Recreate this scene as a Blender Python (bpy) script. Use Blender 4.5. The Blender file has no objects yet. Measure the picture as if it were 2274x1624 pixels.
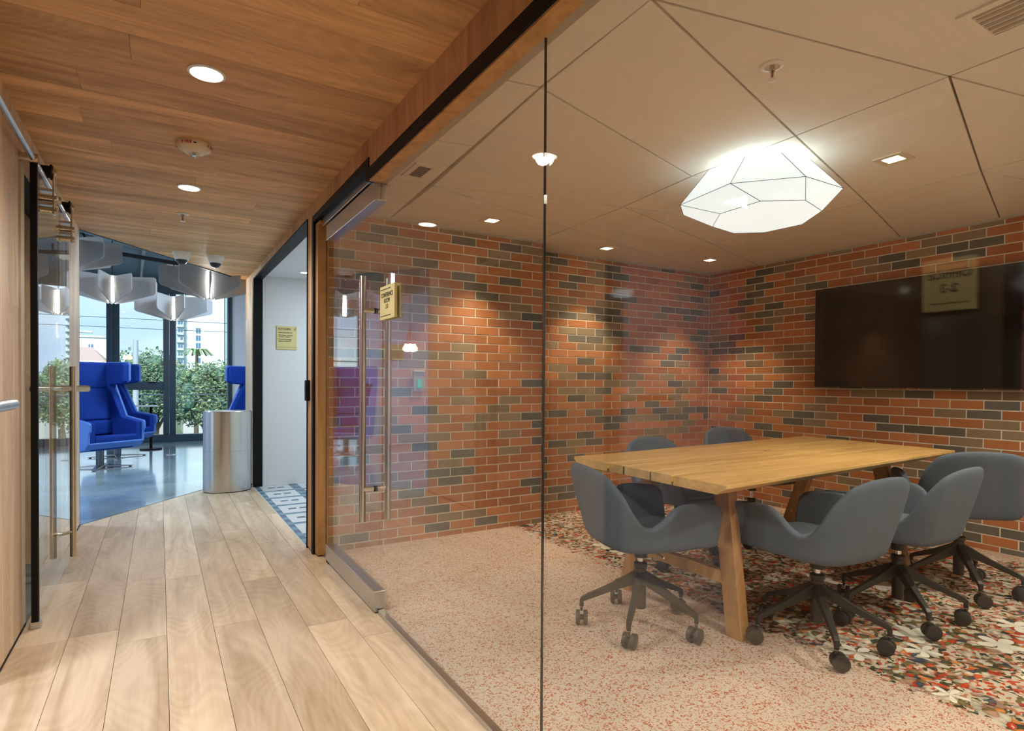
import bpy, bmesh, math, random
from mathutils import Vector, Matrix
R = math.radians
sc = bpy.context.scene
col = sc.collection
rnd = random.Random(7)

# ------------------------------------------------------------------ camera
cam_d = bpy.data.cameras.new('camera'); cam = bpy.data.objects.new('camera', cam_d); col.objects.link(cam)
sc.camera = cam
yaw, pitch, roll, FPX = R(30.992), R(0.656), R(0.336), 1303.72
fw = Vector((math.sin(yaw)*math.cos(pitch), math.cos(yaw)*math.cos(pitch), -math.sin(pitch)))
r0 = Vector((math.cos(yaw), -math.sin(yaw), 0)); u0 = r0.cross(fw)
rv = r0*math.cos(roll)+u0*math.sin(roll); uv = -r0*math.sin(roll)+u0*math.cos(roll)
cam.matrix_world = Matrix(((rv.x, uv.x, -fw.x, 0), (rv.y, uv.y, -fw.y, 0), (rv.z, uv.z, -fw.z, 1.14), (0, 0, 0, 1)))
cam_d.sensor_width = 36; cam_d.lens = FPX/2274*36
cam_d.shift_y = (863.56-812)/2274
cam_d.clip_start = .02; cam_d.clip_end = 500

# ------------------------------------------------------------------ colour management, sky
sc.view_settings.view_transform = 'Standard'; sc.view_settings.look = 'None'
sc.view_settings.gamma = 1; sc.view_settings.use_curve_mapping = False
sc.view_settings.exposure = 1.12
try:
    sc.cycles.use_denoising = True
    sc.cycles.max_bounces = 12; sc.cycles.transparent_max_bounces = 24
    sc.cycles.glossy_bounces = 6; sc.cycles.diffuse_bounces = 5
    sc.cycles.caustics_reflective = False; sc.cycles.caustics_refractive = False
    sc.cycles.sample_clamp_indirect = 6
except Exception: pass
w = bpy.data.worlds.new('sky'); sc.world = w; w.use_nodes = True
N = w.node_tree.nodes; L = w.node_tree.links
bg = N['Background']; bg.inputs['Strength'].default_value = .72
tc = N.new('ShaderNodeTexCoord'); mp = N.new('ShaderNodeMapping'); mp.inputs['Scale'].default_value = (1, 1, 3.2)
ns = N.new('ShaderNodeTexNoise'); ns.inputs['Scale'].default_value = 3.2; ns.inputs['Detail'].default_value = 7
cr = N.new('ShaderNodeValToRGB'); e = cr.color_ramp.elements
e[0].position = .38; e[0].color = (.52, .68, .92, 1); e[1].position = .66; e[1].color = (.86, .93, 1.0, 1)
L.new(tc.outputs['Generated'], mp.inputs[0]); L.new(mp.outputs[0], ns.inputs['Vector'])
L.new(ns.outputs['Fac'], cr.inputs[0]); L.new(cr.outputs[0], bg.inputs[0])

# ------------------------------------------------------------------ lights (the building's lamps, added fill, sun and portal)
def light(kind, name, loc, energy, color, rot=(0, 0, 0), **kw):
    d = bpy.data.lights.new(name, kind); d.energy = energy; d.color = color
    for k, v in kw.items(): setattr(d, k, v)
    o = bpy.data.objects.new(name, d); col.objects.link(o); o.location = loc; o.rotation_euler = rot
    return o
WARM = (1.0, .80, .54); WARM2 = (1.0, .89, .72); NEUT = (1.0, .91, .80); COOL = (.86, .97, 1.0); DAY = (.55, .78, 1.0)
def downlight(x, y, z, e, c, spot=R(150), blend=.8, r=.04):
    return light('SPOT', 'downlight_beam', (x, y, z-.012), e, c, (0, 0, 0), spot_size=spot, spot_blend=blend, shadow_soft_size=r)
# corridor ceiling downlights (two in view, more behind the camera in the same row)
for y in (2.525, 4.07): downlight(.155, y, 2.31, 29, (1, .92, .80))
for y in (.95, -.6): downlight(.155, y, 2.31, 50, WARM2)
# meeting room: square wall washers, then two unseen fill spots
SQ = [(1.99, 3.60, 1), (3.22, 3.83, 1), (4.32, 3.69, 1), (3.15, 1.55, 0)]
for x, y, f in SQ:
    downlight(x, y, 2.27, 32 if f else 24, WARM, spot=R(80 if f else 120), blend=.6, r=.03)
for x, y in ((2.99, 2.72), (1.78, .98), (1.7, -.3), (3.6, -.2)): pass
downlight(3.7, .35, 2.27, 62, WARM2); downlight(2.0, -.2, 2.27, 60, WARM2)  # out-of-view fill without fittings, strengthened to keep the room bright
# kitchen ceiling
light('AREA', 'kitchen_panel', (2.0, 5.6, 2.25), 15, (.76, .90, 1), (0, 0, 0), shape='SQUARE', size=.6)
# lounge daylight enters through the window wall; unseen fill lights are added to brighten it
light('AREA', 'office_panel', (-1.5, 2.2, 2.28), 30, (.95, .95, 1), (0, 0, 0), shape='SQUARE', size=.6)
light('AREA', 'lounge_fill', (-2.6, 7.2, 2.95), 55, (.70, .86, 1), (0, 0, 0), shape='SQUARE', size=.8)  # added fill with no fitting, lifts the dark lounge interior
light('AREA', 'lounge_fill', (1.2, 8.6, 2.95), 38, (.70, .86, 1), (0, 0, 0), shape='SQUARE', size=.8)  # second added fill for the lounge
sun = light('SUN', 'sun', (0, 0, 30), 3.2, (1, .95, .88), (R(48), 0, R(-18)), angle=R(8))
# sky light through the window wall (portal)
pt = light('AREA', 'window_portal', (-1.0, 12.4, 1.5), 1, (1, 1, 1), (R(-90), 0, 0), shape='RECTANGLE', size=7.5, size_y=3)
try: pt.data.cycles.is_portal = True
except Exception: pass

# ------------------------------------------------------------------ materials
MATS = {}
def nt(name):
    m = bpy.data.materials.new(name); m.use_nodes = True; return m, m.node_tree.nodes, m.node_tree.links
def pm(name, c, rough=.5, metal=0., spec=.5, emit=None, es=0., rn=0., bump=0., bs=200., coat=0.):
    if name in MATS: return MATS[name]
    m, N, L = nt(name); b = N['Principled BSDF']
    b.inputs['Base Color'].default_value = (*c, 1); b.inputs['Roughness'].default_value = rough
    b.inputs['Metallic'].default_value = metal; b.inputs['Specular IOR Level'].default_value = spec
    b.inputs['Coat Weight'].default_value = coat
    if emit: b.inputs['Emission Color'].default_value = (*emit, 1); b.inputs['Emission Strength'].default_value = es
    if rn > 0:      # random value per object
        oi = N.new('ShaderNodeObjectInfo'); mr = N.new('ShaderNodeMapRange')
        mr.inputs['To Min'].default_value = 1-rn; mr.inputs['To Max'].default_value = 1+rn
        hs = N.new('ShaderNodeHueSaturation'); hs.inputs['Color'].default_value = (*c, 1)
        L.new(oi.outputs['Random'], mr.inputs['Value']); L.new(mr.outputs[0], hs.inputs['Value']); L.new(hs.outputs[0], b.inputs['Base Color'])
    if bump > 0:
        t = N.new('ShaderNodeTexCoord'); n = N.new('ShaderNodeTexNoise'); n.inputs['Scale'].default_value = bs; n.inputs['Detail'].default_value = 4
        bp = N.new('ShaderNodeBump'); bp.inputs['Strength'].default_value = bump; bp.inputs['Distance'].default_value = .002
        L.new(t.outputs['Object'], n.inputs['Vector']); L.new(n.outputs['Fac'], bp.inputs['Height']); L.new(bp.outputs[0], b.inputs['Normal'])
    MATS[name] = m; return m
def wood(name, dark, light_, axis, rough=.45, var=.12, spec=.5, gs=1., knots=True, sat=1.):
    m, N, L = nt(name); b = N['Principled BSDF']; b.inputs['Roughness'].default_value = rough; b.inputs['Specular IOR Level'].default_value = spec
    tc = N.new('ShaderNodeTexCoord'); oi = N.new('ShaderNodeObjectInfo')
    ad = N.new('ShaderNodeVectorMath'); ad.operation = 'ADD'
    sm = N.new('ShaderNodeVectorMath'); sm.operation = 'SCALE'; sm.inputs[0].default_value = (17.3, 9.1, 23.7)
    L.new(oi.outputs['Random'], sm.inputs['Scale']); L.new(tc.outputs['Object'], ad.inputs[0]); L.new(sm.outputs[0], ad.inputs[1])
    def mapped(a, o):
        mp = N.new('ShaderNodeMapping'); s = [o*gs]*3; s['xyz'.index(axis)] = a*gs
        mp.inputs['Scale'].default_value = s; L.new(ad.outputs[0], mp.inputs[0]); return mp
    m1 = mapped(.9, 7); n1 = N.new('ShaderNodeTexNoise'); n1.inputs['Scale'].default_value = 1; n1.inputs['Detail'].default_value = 5; n1.inputs['Distortion'].default_value = 1.6
    m2 = mapped(2.5, 90); n2 = N.new('ShaderNodeTexNoise'); n2.inputs['Scale'].default_value = 1; n2.inputs['Detail'].default_value = 3
    m3 = mapped(1.1, 3.2); wv = N.new('ShaderNodeTexNoise'); wv.inputs['Scale'].default_value = 1.; wv.inputs['Detail'].default_value = 1; 
    L.new(m1.outputs[0], n1.inputs['Vector']); L.new(m2.outputs[0], n2.inputs['Vector']); L.new(m3.outputs[0], wv.inputs['Vector'])
    # cathedral rings: sine of a stretched noise
    ml = N.new('ShaderNodeMath'); ml.operation = 'MULTIPLY'; ml.inputs[1].default_value = 150
    sn = N.new('ShaderNodeMath'); sn.operation = 'SINE'; L.new(wv.outputs['Fac'], ml.inputs[0]); L.new(ml.outputs[0], sn.inputs[0])
    a1 = N.new('ShaderNodeMath'); a1.operation = 'MULTIPLY_ADD'; a1.inputs[1].default_value = .038; L.new(sn.outputs[0], a1.inputs[0]); L.new(n1.outputs['Fac'], a1.inputs[2])
    a2 = N.new('ShaderNodeMath'); a2.operation = 'MULTIPLY_ADD'; a2.inputs[1].default_value = .20; L.new(n2.outputs['Fac'], a2.inputs[0]); L.new(a1.outputs[0], a2.inputs[2])
    cr = N.new('ShaderNodeValToRGB'); cr.color_ramp.elements[0].position = .36; cr.color_ramp.elements[1].position = .76
    cr.color_ramp.elements[0].color = (*dark, 1); cr.color_ramp.elements[1].color = (*light_, 1)
    L.new(a2.outputs[0], cr.inputs[0])
    mr = N.new('ShaderNodeMapRange'); mr.inputs['To Min'].default_value = 1-var; mr.inputs['To Max'].default_value = 1+var
    hs = N.new('ShaderNodeHueSaturation'); hs.inputs['Saturation'].default_value = sat
    L.new(oi.outputs['Random'], mr.inputs['Value']); L.new(mr.outputs[0], hs.inputs['Value']); L.new(cr.outputs[0], hs.inputs['Color'])
    out = hs.outputs[0]
    if knots:
        mk = mapped(1.3, 4.5); vk = N.new('ShaderNodeTexNoise'); vk.inputs['Scale'].default_value = 1; vk.inputs['Detail'].default_value = 2
        L.new(mk.outputs[0], vk.inputs['Vector']); kr = N.new('ShaderNodeMapRange'); kr.inputs['From Min'].default_value = .70; kr.inputs['From Max'].default_value = .80
        kr.inputs['To Max'].default_value = .6
        mx = N.new('ShaderNodeMix'); mx.data_type = 'RGBA'; mx.inputs[7].default_value = (dark[0]*.45, dark[1]*.42, dark[2]*.45, 1)
        L.new(vk.outputs['Fac'], kr.inputs['Value']); L.new(kr.outputs[0], mx.inputs[0]); L.new(out, mx.inputs[6]); out = mx.outputs[2]
    L.new(out, b.inputs['Base Color'])
    bp = N.new('ShaderNodeBump'); bp.inputs['Strength'].default_value = .12; bp.inputs['Distance'].default_value = .001
    L.new(a2.outputs[0], bp.inputs['Height']); L.new(bp.outputs[0], b.inputs['Normal'])
    MATS[name] = m; return m
def glass(name, tint=(.97, .985, .975), gr=0.0, f0=.04):
    m, N, L = nt(name); N.remove(N['Principled BSDF'])
    out = N['Material Output']; geo = N.new('ShaderNodeNewGeometry'); dt = N.new('ShaderNodeVectorMath'); dt.operation = 'DOT_PRODUCT'
    L.new(geo.outputs['Incoming'], dt.inputs[0]); L.new(geo.outputs['Normal'], dt.inputs[1])
    ab = N.new('ShaderNodeMath'); ab.operation = 'ABSOLUTE'; L.new(dt.outputs['Value'], ab.inputs[0])
    s = N.new('ShaderNodeMath'); s.operation = 'SUBTRACT'; s.inputs[0].default_value = 1; L.new(ab.outputs[0], s.inputs[1])
    p = N.new('ShaderNodeMath'); p.operation = 'POWER'; p.inputs[1].default_value = 5; L.new(s.outputs[0], p.inputs[0])
    q = N.new('ShaderNodeMath'); q.operation = 'MULTIPLY_ADD'; q.inputs[1].default_value = 1-f0; q.inputs[2].default_value = f0; L.new(p.outputs[0], q.inputs[0])
    t = N.new('ShaderNodeBsdfTransparent'); t.inputs[0].default_value = (*tint, 1)
    g = N.new('ShaderNodeBsdfGlossy'); g.inputs['Roughness'].default_value = gr; g.inputs[0].default_value = (1, 1, 1, 1)
    mx = N.new('ShaderNodeMixShader'); L.new(q.outputs[0], mx.inputs[0]); L.new(t.outputs[0], mx.inputs[1]); L.new(g.outputs[0], mx.inputs[2]); L.new(mx.outputs[0], out.inputs[0])
    MATS[name] = m; return m
def brushed(name, c, axis, rough=.28, aniso=.6):
    m, N, L = nt(name); b = N['Principled BSDF']; b.inputs['Metallic'].default_value = 1; b.inputs['Base Color'].default_value = (*c, 1)
    tc = N.new('ShaderNodeTexCoord'); mp = N.new('ShaderNodeMapping'); s = [400]*3; s['xyz'.index(axis)] = 4; mp.inputs['Scale'].default_value = s
    n = N.new('ShaderNodeTexNoise'); n.inputs['Scale'].default_value = 1; L.new(tc.outputs['Object'], mp.inputs[0]); L.new(mp.outputs[0], n.inputs['Vector'])
    mr = N.new('ShaderNodeMapRange'); mr.inputs['To Min'].default_value = rough-.08; mr.inputs['To Max'].default_value = rough+.1
    L.new(n.outputs['Fac'], mr.inputs['Value']); L.new(mr.outputs[0], b.inputs['Roughness']); MATS[name] = m; return m

oak_floor = wood('oak_floor', (.45, .325, .20), (.70, .56, .405), 'y', rough=.38, var=.10, knots=False)
oak_ceil = wood('oak_ceiling', (.45, .245, .10), (.78, .47, .215), 'x', rough=.55, var=.18, spec=.3)
oak_wall = wood('oak_wall', (.52, .37, .235), (.78, .60, .42), 'z', rough=.45, var=.10)
oak_beam = wood('oak_beam', (.42, .235, .10), (.68, .41, .19), 'z', rough=.5, var=.12)
oak_trim = wood('oak_trim', (.40, .21, .07), (.60, .34, .13), 'z', rough=.45, var=.05, knots=False)
teak = wood('table_wood', (.50, .295, .10), (.76, .50, .20), 'x', rough=.42, var=.07, knots=False)
teak_z = wood('leg_wood', (.34, .17, .06), (.55, .31, .12), 'z', rough=.45, var=.05, knots=False)
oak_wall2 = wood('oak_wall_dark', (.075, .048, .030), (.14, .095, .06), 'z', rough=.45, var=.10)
black = pm('black_metal', (.005, .005, .006), .55, spec=.2)
blackm = pm('black_matte', (.012, .011, .011), .6)
char = pm('charcoal_metal', (.028, .026, .024), .42)
steel = pm('brushed_steel', (.58, .57, .56), .30, 1)
steelz = brushed('brushed_steel_vertical', (.60, .585, .56), 'z', .22)
brass = brushed('brushed_nickel', (.58, .50, .38), 'z', .24)
chrome = pm('chrome', (.75, .75, .76), .12, 1)
white = pm('white_paint', (.70, .72, .74), .6)
wplast = pm('white_plastic', (.78, .76, .71), .4)
cream = pm('cream_plastic', (.74, .64, .48), .4)
panel = pm('ceiling_panel', (.80, .75, .665), .75, rn=.02)
recess = pm('panel_joint', (.42, .345, .27), .8)
mortar = pm('mortar', (.80, .77, .68), .9, bump=.5, bs=150)
b_or = [pm('brick_orange_%s' % i, c, .72, rn=.10, bump=.6, bs=120) for i, c in zip('abc', [(.48, .185, .065), (.42, .155, .055), (.54, .22, .085)])]
b_br = [pm('brick_brown_%s' % i, c, .75, rn=.08, bump=.6, bs=120) for i, c in zip('ab', [(.27, .20, .12), (.31, .23, .14)])]
b_gr = [pm('brick_grey_%s' % i, c, .8, rn=.12, bump=1., bs=160) for i, c in zip('ab', [(.125, .12, .10), (.15, .145, .125)])]
fabric = pm('blue_grey_fabric', (.115, .150, .195), .95, rn=.04, bump=.5, bs=500, spec=.2)
fabric_in = fabric
rubber = pm('caster_rubber', (.035, .032, .03), .5)
gpart = glass('clear_glass')
gwin = glass('window_glass', (.86, .93, .95))
glens = glass('clear_lens', (.9, .9, .9))
blue = pm('blue_fabric', (.004, .035, .26), .85, spec=.25, bump=.3, bs=400)
bluerim = pm('light_blue_shell', (.085, .20, .60), .6, spec=.4)
signm = pm('yellow_sign', (.66, .58, .26), .5)
ink = pm('ink', (.02, .018, .012), .6)
felt = pm('grey_felt', (.34, .345, .355), .95, bump=1., bs=300, spec=.1)
alum = pm('dark_window_frame', (.045, .075, .105), .4)
tvscr = pm('tv_screen', (.006, .005, .004), .09, spec=.6)
tvbez = pm('tv_bezel', (.01, .01, .01), .3)
emis = pm('lamp_tube', (1, 1, 1), .5, emit=(1, .95, .86), es=48)
emis_r = pm('downlight_glow', (1, 1, 1), .5, emit=(1, .93, .82), es=6)
emis_w = pm('warm_downlight_glow', (1, 1, 1), .5, emit=(1, .84, .58), es=9)
bulbm = pm('bulb_glow', (1, 1, 1), .5, emit=(1, .75, .5), es=5)
redcord = pm('red_cord', (.35, .02, .03), .7)
redink = pm('red_ink', (.6, .03, .02), .5)
green = pm('green_button', (.0, .28, .20), .4, emit=(0, .5, .35), es=.25)

# ------------------------------------------------------------------ mesh helpers
class B:
    def __init__(s): s.v = []; s.f = []; s.mi = []; s.cur = 0
    def add(s, vs, fs):
        n = len(s.v); s.v += [tuple(v) for v in vs]; s.f += [tuple(n+i for i in f) for f in fs]; s.mi += [s.cur]*len(fs); return s
    def box(s, a, b):
        (x0, y0, z0), (x1, y1, z1) = a, b
        return s.add([(x0,y0,z0),(x1,y0,z0),(x1,y1,z0),(x0,y1,z0),(x0,y0,z1),(x1,y0,z1),(x1,y1,z1),(x0,y1,z1)],
                     [(0,3,2,1),(4,5,6,7),(0,1,5,4),(1,2,6,5),(2,3,7,6),(3,0,4,7)])
    def hull8(s, v8): return s.add(v8, [(0,3,2,1),(4,5,6,7),(0,1,5,4),(1,2,6,5),(2,3,7,6),(3,0,4,7)])
    def prism(s, poly, z0, z1):
        n = len(poly); vs = [(x, y, z0) for x, y in poly]+[(x, y, z1) for x, y in poly]
        fs = [tuple(range(n))[::-1], tuple(range(n, 2*n))]+[(i, (i+1) % n, n+(i+1) % n, n+i) for i in range(n)]
        return s.add(vs, fs)
    def frustum(s, p0, r0_, p1, r1_, n=16, cap=True):
        p0, p1 = Vector(p0), Vector(p1); d = (p1-p0).normalized(); a = d.orthogonal().normalized(); b = d.cross(a)
        vs = []
        for p, r in ((p0, r0_), (p1, r1_)):
            for i in range(n):
                t = 2*math.pi*i/n; vs.append(p+a*r*math.cos(t)+b*r*math.sin(t))
        fs = [(i, (i+1) % n, n+(i+1) % n, n+i) for i in range(n)]
        if cap: fs += [tuple(range(n))[::-1], tuple(range(n, 2*n))]
        return s.add(vs, fs)
    def cyl(s, p0, p1, r, n=16): return s.frustum(p0, r, p1, r, n)
    def tube(s, pts, r, n=8):
        for a, b in zip(pts[:-1], pts[1:]): s.cyl(a, b, r, n)
        return s
    def lathe(s, c, prof, n=24):     # prof: (radius, z) list about a vertical axis
        vs = []; fs = []
        for r, z in prof:
            for i in range(n):
                t = 2*math.pi*i/n; vs.append((c[0]+r*math.cos(t), c[1]+r*math.sin(t), c[2]+z))
        for k in range(len(prof)-1):
            for i in range(n): fs.append((k*n+i, k*n+(i+1) % n, (k+1)*n+(i+1) % n, (k+1)*n+i))
        fs += [tuple(range(n))[::-1], tuple(range((len(prof)-1)*n, len(prof)*n))]
        return s.add(vs, fs)
    def bar(s, p0, p1, w_, h_, up=(0, 0, 1)):
        p0, p1 = Vector(p0), Vector(p1); d = (p1-p0).normalized(); up = Vector(up); a = d.cross(up).normalized(); b = a.cross(d)
        v = [p+a*sa*w_/2+b*sb*h_/2 for p in (p0, p1) for sa, sb in ((-1,-1),(1,-1),(1,1),(-1,1))]
        return s.hull8(v)
    def build(s, name, mat, parent=None, smooth=False, bevel=0., seg=2, shift=None, fixn=True, sub=0, solid=0.):
        me = bpy.data.meshes.new(name); 
        vs = s.v
        off = parent.get('_o') if parent is not None else None
        if off is not None: vs = [(x-off[0], y-off[1], z-off[2]) for x, y, z in vs]
        me.from_pydata(vs, [], s.f)
        mats = mat if isinstance(mat, (list, tuple)) else [mat]
        for m in mats: me.materials.append(m)
        if len(mats) > 1:
            for p, i in zip(me.polygons, s.mi): p.material_index = i
        if fixn:
            bm = bmesh.new(); bm.from_mesh(me); bmesh.ops.remove_doubles(bm, verts=bm.verts, dist=1e-5); bmesh.ops.recalc_face_normals(bm, faces=bm.faces); bm.to_mesh(me); bm.free()
        if smooth: 
            for p in me.polygons: p.use_smooth = True
        o = bpy.data.objects.new(name, me); col.objects.link(o)
        if parent is not None:
            o.parent = parent
            if off is not None: o['_o'] = tuple(off)
        if solid: md = o.modifiers.new('solid', 'SOLIDIFY'); md.thickness = solid; md.offset = 0
        if bevel: md = o.modifiers.new('bevel', 'BEVEL'); md.width = bevel; md.segments = seg; md.limit_method = 'ANGLE'
        if sub: md = o.modifiers.new('subdivision', 'SUBSURF'); md.levels = sub; md.render_levels = sub
        if smooth and not sub:
            try:
                md = o.modifiers.new('edges', 'EDGE_SPLIT'); md.split_angle = R(38)
            except Exception: pass
        return o
def tag(o, label=None, cat=None, group=None, kind=None):
    if label: o['label'] = label
    if cat: o['category'] = cat
    if group: o['group'] = group
    if kind: o['kind'] = kind
    return o
def thing(name, label, cat, loc=(0, 0, 0), group=None, rot=0.):
    o = bpy.data.objects.new(name, None); col.objects.link(o); o.location = loc; o.rotation_euler = (0, 0, rot); o.empty_display_size = .05
    if rot == 0.: o['_o'] = tuple(loc)
    return tag(o, label, cat, group)
def sroot(name, label=None, cat=None):
    o = bpy.data.objects.new(name, None); col.objects.link(o); o['kind'] = 'structure'; o['_o'] = (0., 0., 0.); return tag(o, label, cat)
def struct(name, b, mat, label=None, cat=None, **kw):
    o = b.build(name, mat, **kw); o['kind'] = 'structure'; return tag(o, label, cat)
def copy_tree(root, loc, rotz=None, label=None, group=None):
    def cp(o, par):
        c = o.copy(); col.objects.link(c)
        if par is not None: c.parent = par
        for ch in [k for k in bpy.data.objects if k.parent == o]: cp(ch, c)
        return c
    r = cp(root, None); r.location = loc
    if rotz is not None: r.rotation_euler = (0, 0, rotz)
    if label: r['label'] = label
    if group: r['group'] = group
    return r
def clip(poly, a, b, c):             # keep a*x+b*y<=c
    out = []
    for i in range(len(poly)):
        p, q = poly[i], poly[(i+1) % len(poly)]; dp = a*p[0]+b*p[1]-c; dq = a*q[0]+b*q[1]-c
        if dp <= 0: out.append(p)
        if dp*dq < 0: t = dp/(dp-dq); out.append((p[0]+(q[0]-p[0])*t, p[1]+(q[1]-p[1])*t))
    return out
def area(poly): return abs(sum(poly[i][0]*poly[(i+1) % len(poly)][1]-poly[(i+1) % len(poly)][0]*poly[i][1] for i in range(len(poly))))/2
def shrink(poly, d):
    n = len(poly); s = sum(poly[i][0]*poly[(i+1) % n][1]-poly[(i+1) % n][0]*poly[i][1] for i in range(n))
    if s < 0: poly = poly[::-1]
    out = poly
    for i in range(n):
        p, q = poly[i], poly[(i+1) % n]; dx, dy = q[0]-p[0], q[1]-p[1]; l = math.hypot(dx, dy)
        if l < 1e-4: continue
        a, b = dy/l, -dx/l; out = clip(out, a, b, a*p[0]+b*p[1]-d)
        if len(out) < 3: return []
    return out
def text(name, s, mat, parent, size, origin, xd, yd, align='CENTER', ext=.0006, sx=1., bold=0.):
    cu = bpy.data.curves.new(name, 'FONT'); cu.body = s; cu.size = size; cu.align_x = align; cu.extrude = ext; cu.offset = bold
    cu.materials.append(mat); o = bpy.data.objects.new(name, cu); col.objects.link(o)
    xd, yd = Vector(xd), Vector(yd); z = xd.cross(yd); off = Vector(parent.get('_o', (0, 0, 0)))
    me = bpy.data.meshes.new_from_object(o); bpy.data.objects.remove(o); o = bpy.data.objects.new(name, me); col.objects.link(o)
    M_ = Matrix((xd*sx, yd, z)).transposed().to_4x4(); M_.translation = Vector(origin)-off
    o.parent = parent; o.matrix_local = M_; return o

# ================================================================== CORRIDOR
LX, RX, CZ = -.533, .865, 2.31
DA = (-.533, 5.66); DB = (.866, 7.52)                      # diagonal where oak meets the lounge
dn = Vector((-(DB[1]-DA[1]), DB[0]-DA[0])).normalized(); dc = dn.x*DA[0]+dn.y*DA[1]   # keep dn.p<=dc
struct('floor', B().box((-4, -1.6, -.3), (6.5, 13.2, -.03)), pm('subfloor', (.2, .19, .18), .9))
fl = sroot('floor_oak', 'pale oak plank floor of the corridor', 'floor'); fl.name = 'floor.001'
X = [-.533-.0]; 
for k in range(9): X.append(-.345+k*.1865)
X[-1] = .944; X = [x for x in X if x <= .945 and not .945 > x > .90 or x == .944]
rr = random.Random(3)
for i in range(len(X)-1):
    y = -1.4-rr.random()*.9
    while y < 7.6:
        ln = rr.choice([.9, 1.3, 1.6, 1.9])
        if i == len(X)-2 and y < 4.05 < y+ln: ln = 4.05-y
        p = [(X[i], y), (X[i+1], y), (X[i+1], y+ln), (X[i], y+ln)]
        p = clip(p, dn.x, dn.y, dc); p = clip(p, 1, 0, .864) if y > 4.04 else p
        if len(p) > 2 and area(p) > .002:
            p = shrink(p, .0009)
            if len(p) > 2: B().prism(p, -.03, 0).build('plank', oak_floor, fl)
        y += ln
# slab under kitchen side edge, office wood floor
# ceiling boards
cl = sroot('ceiling', 'oak board ceiling of the corridor', 'ceiling')
ob = B().prism(clip([(-.60, -1.5), (.866, -1.5), (.866, 7.6), (-.60, 7.6)], dn.x, dn.y, dc+.0), CZ+.02, CZ+.10)
ob.build('backing', blackm, cl)
y = -1.5; k = 0
while y < 7.6:
    wd = .185; cut = [-.60, rr.uniform(-.3, .6), .866] if k % 2 else [-.60, .866]
    for a, b_ in zip(cut[:-1], cut[1:]):
        p = clip([(a, y), (b_, y), (b_, y+wd), (a, y+wd)], dn.x, dn.y, dc)
        if len(p) > 2 and area(p) > .002:
            p = shrink(p, .0006)
            if len(p) > 2: B().prism(p, CZ, CZ+.02).build('board', oak_ceil, cl)
    y += wd; k += 1
# metal edge trim along the diagonal
e0 = Vector((DA[0], DA[1], 0)); e1 = Vector((DB[0], DB[1], 0)); nn = Vector((dn.x, dn.y, 0))*.006
struct('trim_1', B().bar(e0+nn+Vector((0, 0, CZ+.05)), e1+nn+Vector((0, 0, CZ+.05)), .01, .12), pm('blue_grey_edge', (.10, .17, .25), .4), 'blue grey metal edge closing the end of the oak ceiling', 'trim')
struct('trim_2', B().bar(e0+nn*.5+Vector((0, 0, -.004)), e1+nn*.5+Vector((0, 0, -.004)), .006, .012), alum, 'thin metal strip between oak planks and concrete', 'trim')

def board_wall(root, x, ylist, z0, z1, th, mat, side):      # vertical boards on an X plane; side=+1 faces +X
    for a, b_, zz0, zz1 in ylist:
        yy = a
        while yy < b_-.001:
            nx = min(yy+.19, b_); xa, xb = (x-th, x) if side > 0 else (x, x+th)
            zs = [zz0, zz1] if zz1-zz0 < 1.2 or rr.random() < .5 else [zz0, rr.uniform(.5, 1.9), zz1]
            for z_a, z_b in zip(zs[:-1], zs[1:]):
                B().box((xa, yy+.0006, z_a+.0005), (xb, nx-.0006, z_b-.0005)).build('board', mat, root)
            yy = nx
# left wall
wl = sroot('wall_left', 'oak boarded left wall of the corridor', 'wall')
B().box((-.68, 2.85, 0), (-.553, 3.485, 2.31)).box((-.68, 2.85, 2.12), (-.553, 5.65, 2.31)).box((-.68, .83, 0), (-.553, 1.80, 2.31)).box((-.68, -1.6, 2.12), (-.553, 2.85, 2.31)).build('backing', blackm, wl)
board_wall(wl, LX, [(2.85, 3.485, .012, 2.31), (3.485, 4.62, 2.12, 2.31), (1.80, 2.85, 2.12, 2.31)], 0, 0, .02, oak_wall, 1)
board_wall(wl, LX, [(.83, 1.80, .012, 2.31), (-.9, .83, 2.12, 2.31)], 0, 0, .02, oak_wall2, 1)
# free-standing oak end wall towards the lounge
we = sroot('wall_left_end', 'oak clad wall end beside the lounge', 'wall'); we.name = 'wall_left.001'
B().box((-.72, 4.64, 0), (-.553, 5.64, 2.31)).build('core', blackm, we)
board_wall(we, LX, [(4.62, 5.66, .012, 2.31)], 0, 0, .02, oak_wall, 1)
B().box((-.74, 5.64, .0), (LX, 5.66, 2.31)).build('end_board', oak_wall, we)
B().box((-.74, 4.62, .0), (LX-.02, 4.64, 2.31)).build('end_board', oak_wall, we)
struct('baseboard_left', B().box((-.545, 2.85, 0), (-.531, 3.485, .011)).box((-.545, 4.62, 0), (-.531, 5.66, .011)), black)
# right wall: bulkhead above the glass, posts and kitchen opening
wr = sroot('wall_right', 'oak boarded bulkhead and posts on the right of the corridor', 'wall')
board_wall(wr, RX, [(-1.5, 2.80, 2.163, CZ), (2.80, 3.965, 2.215, CZ), (3.965, 4.143, .012, CZ), (4.143, 6.80, 2.235, CZ), (6.80, 7.51, .012, CZ)], 0, 0, .02, oak_beam, -1)
for o in [c for c in bpy.data.objects if c.parent == wr]:
    if max(v.co.y for v in o.data.vertices) > 6.81 and min(v.co.z for v in o.data.vertices) < .1:
        o.data.materials[0] = oak_wall
B().box((.885, -1.5, 2.17), (.93, 2.8, 2.6)).box((.885, 2.8, 2.22), (.93, 3.9, 2.6)).box((.885, 4.02, 0), (.93, 4.143, 2.6)).box((.885, 4.143, 2.24), (.95, 6.8, 2.6)).box((.885, 6.90, 0), (.95, 7.50, 2.6)).build('core', blackm, wr)
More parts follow.
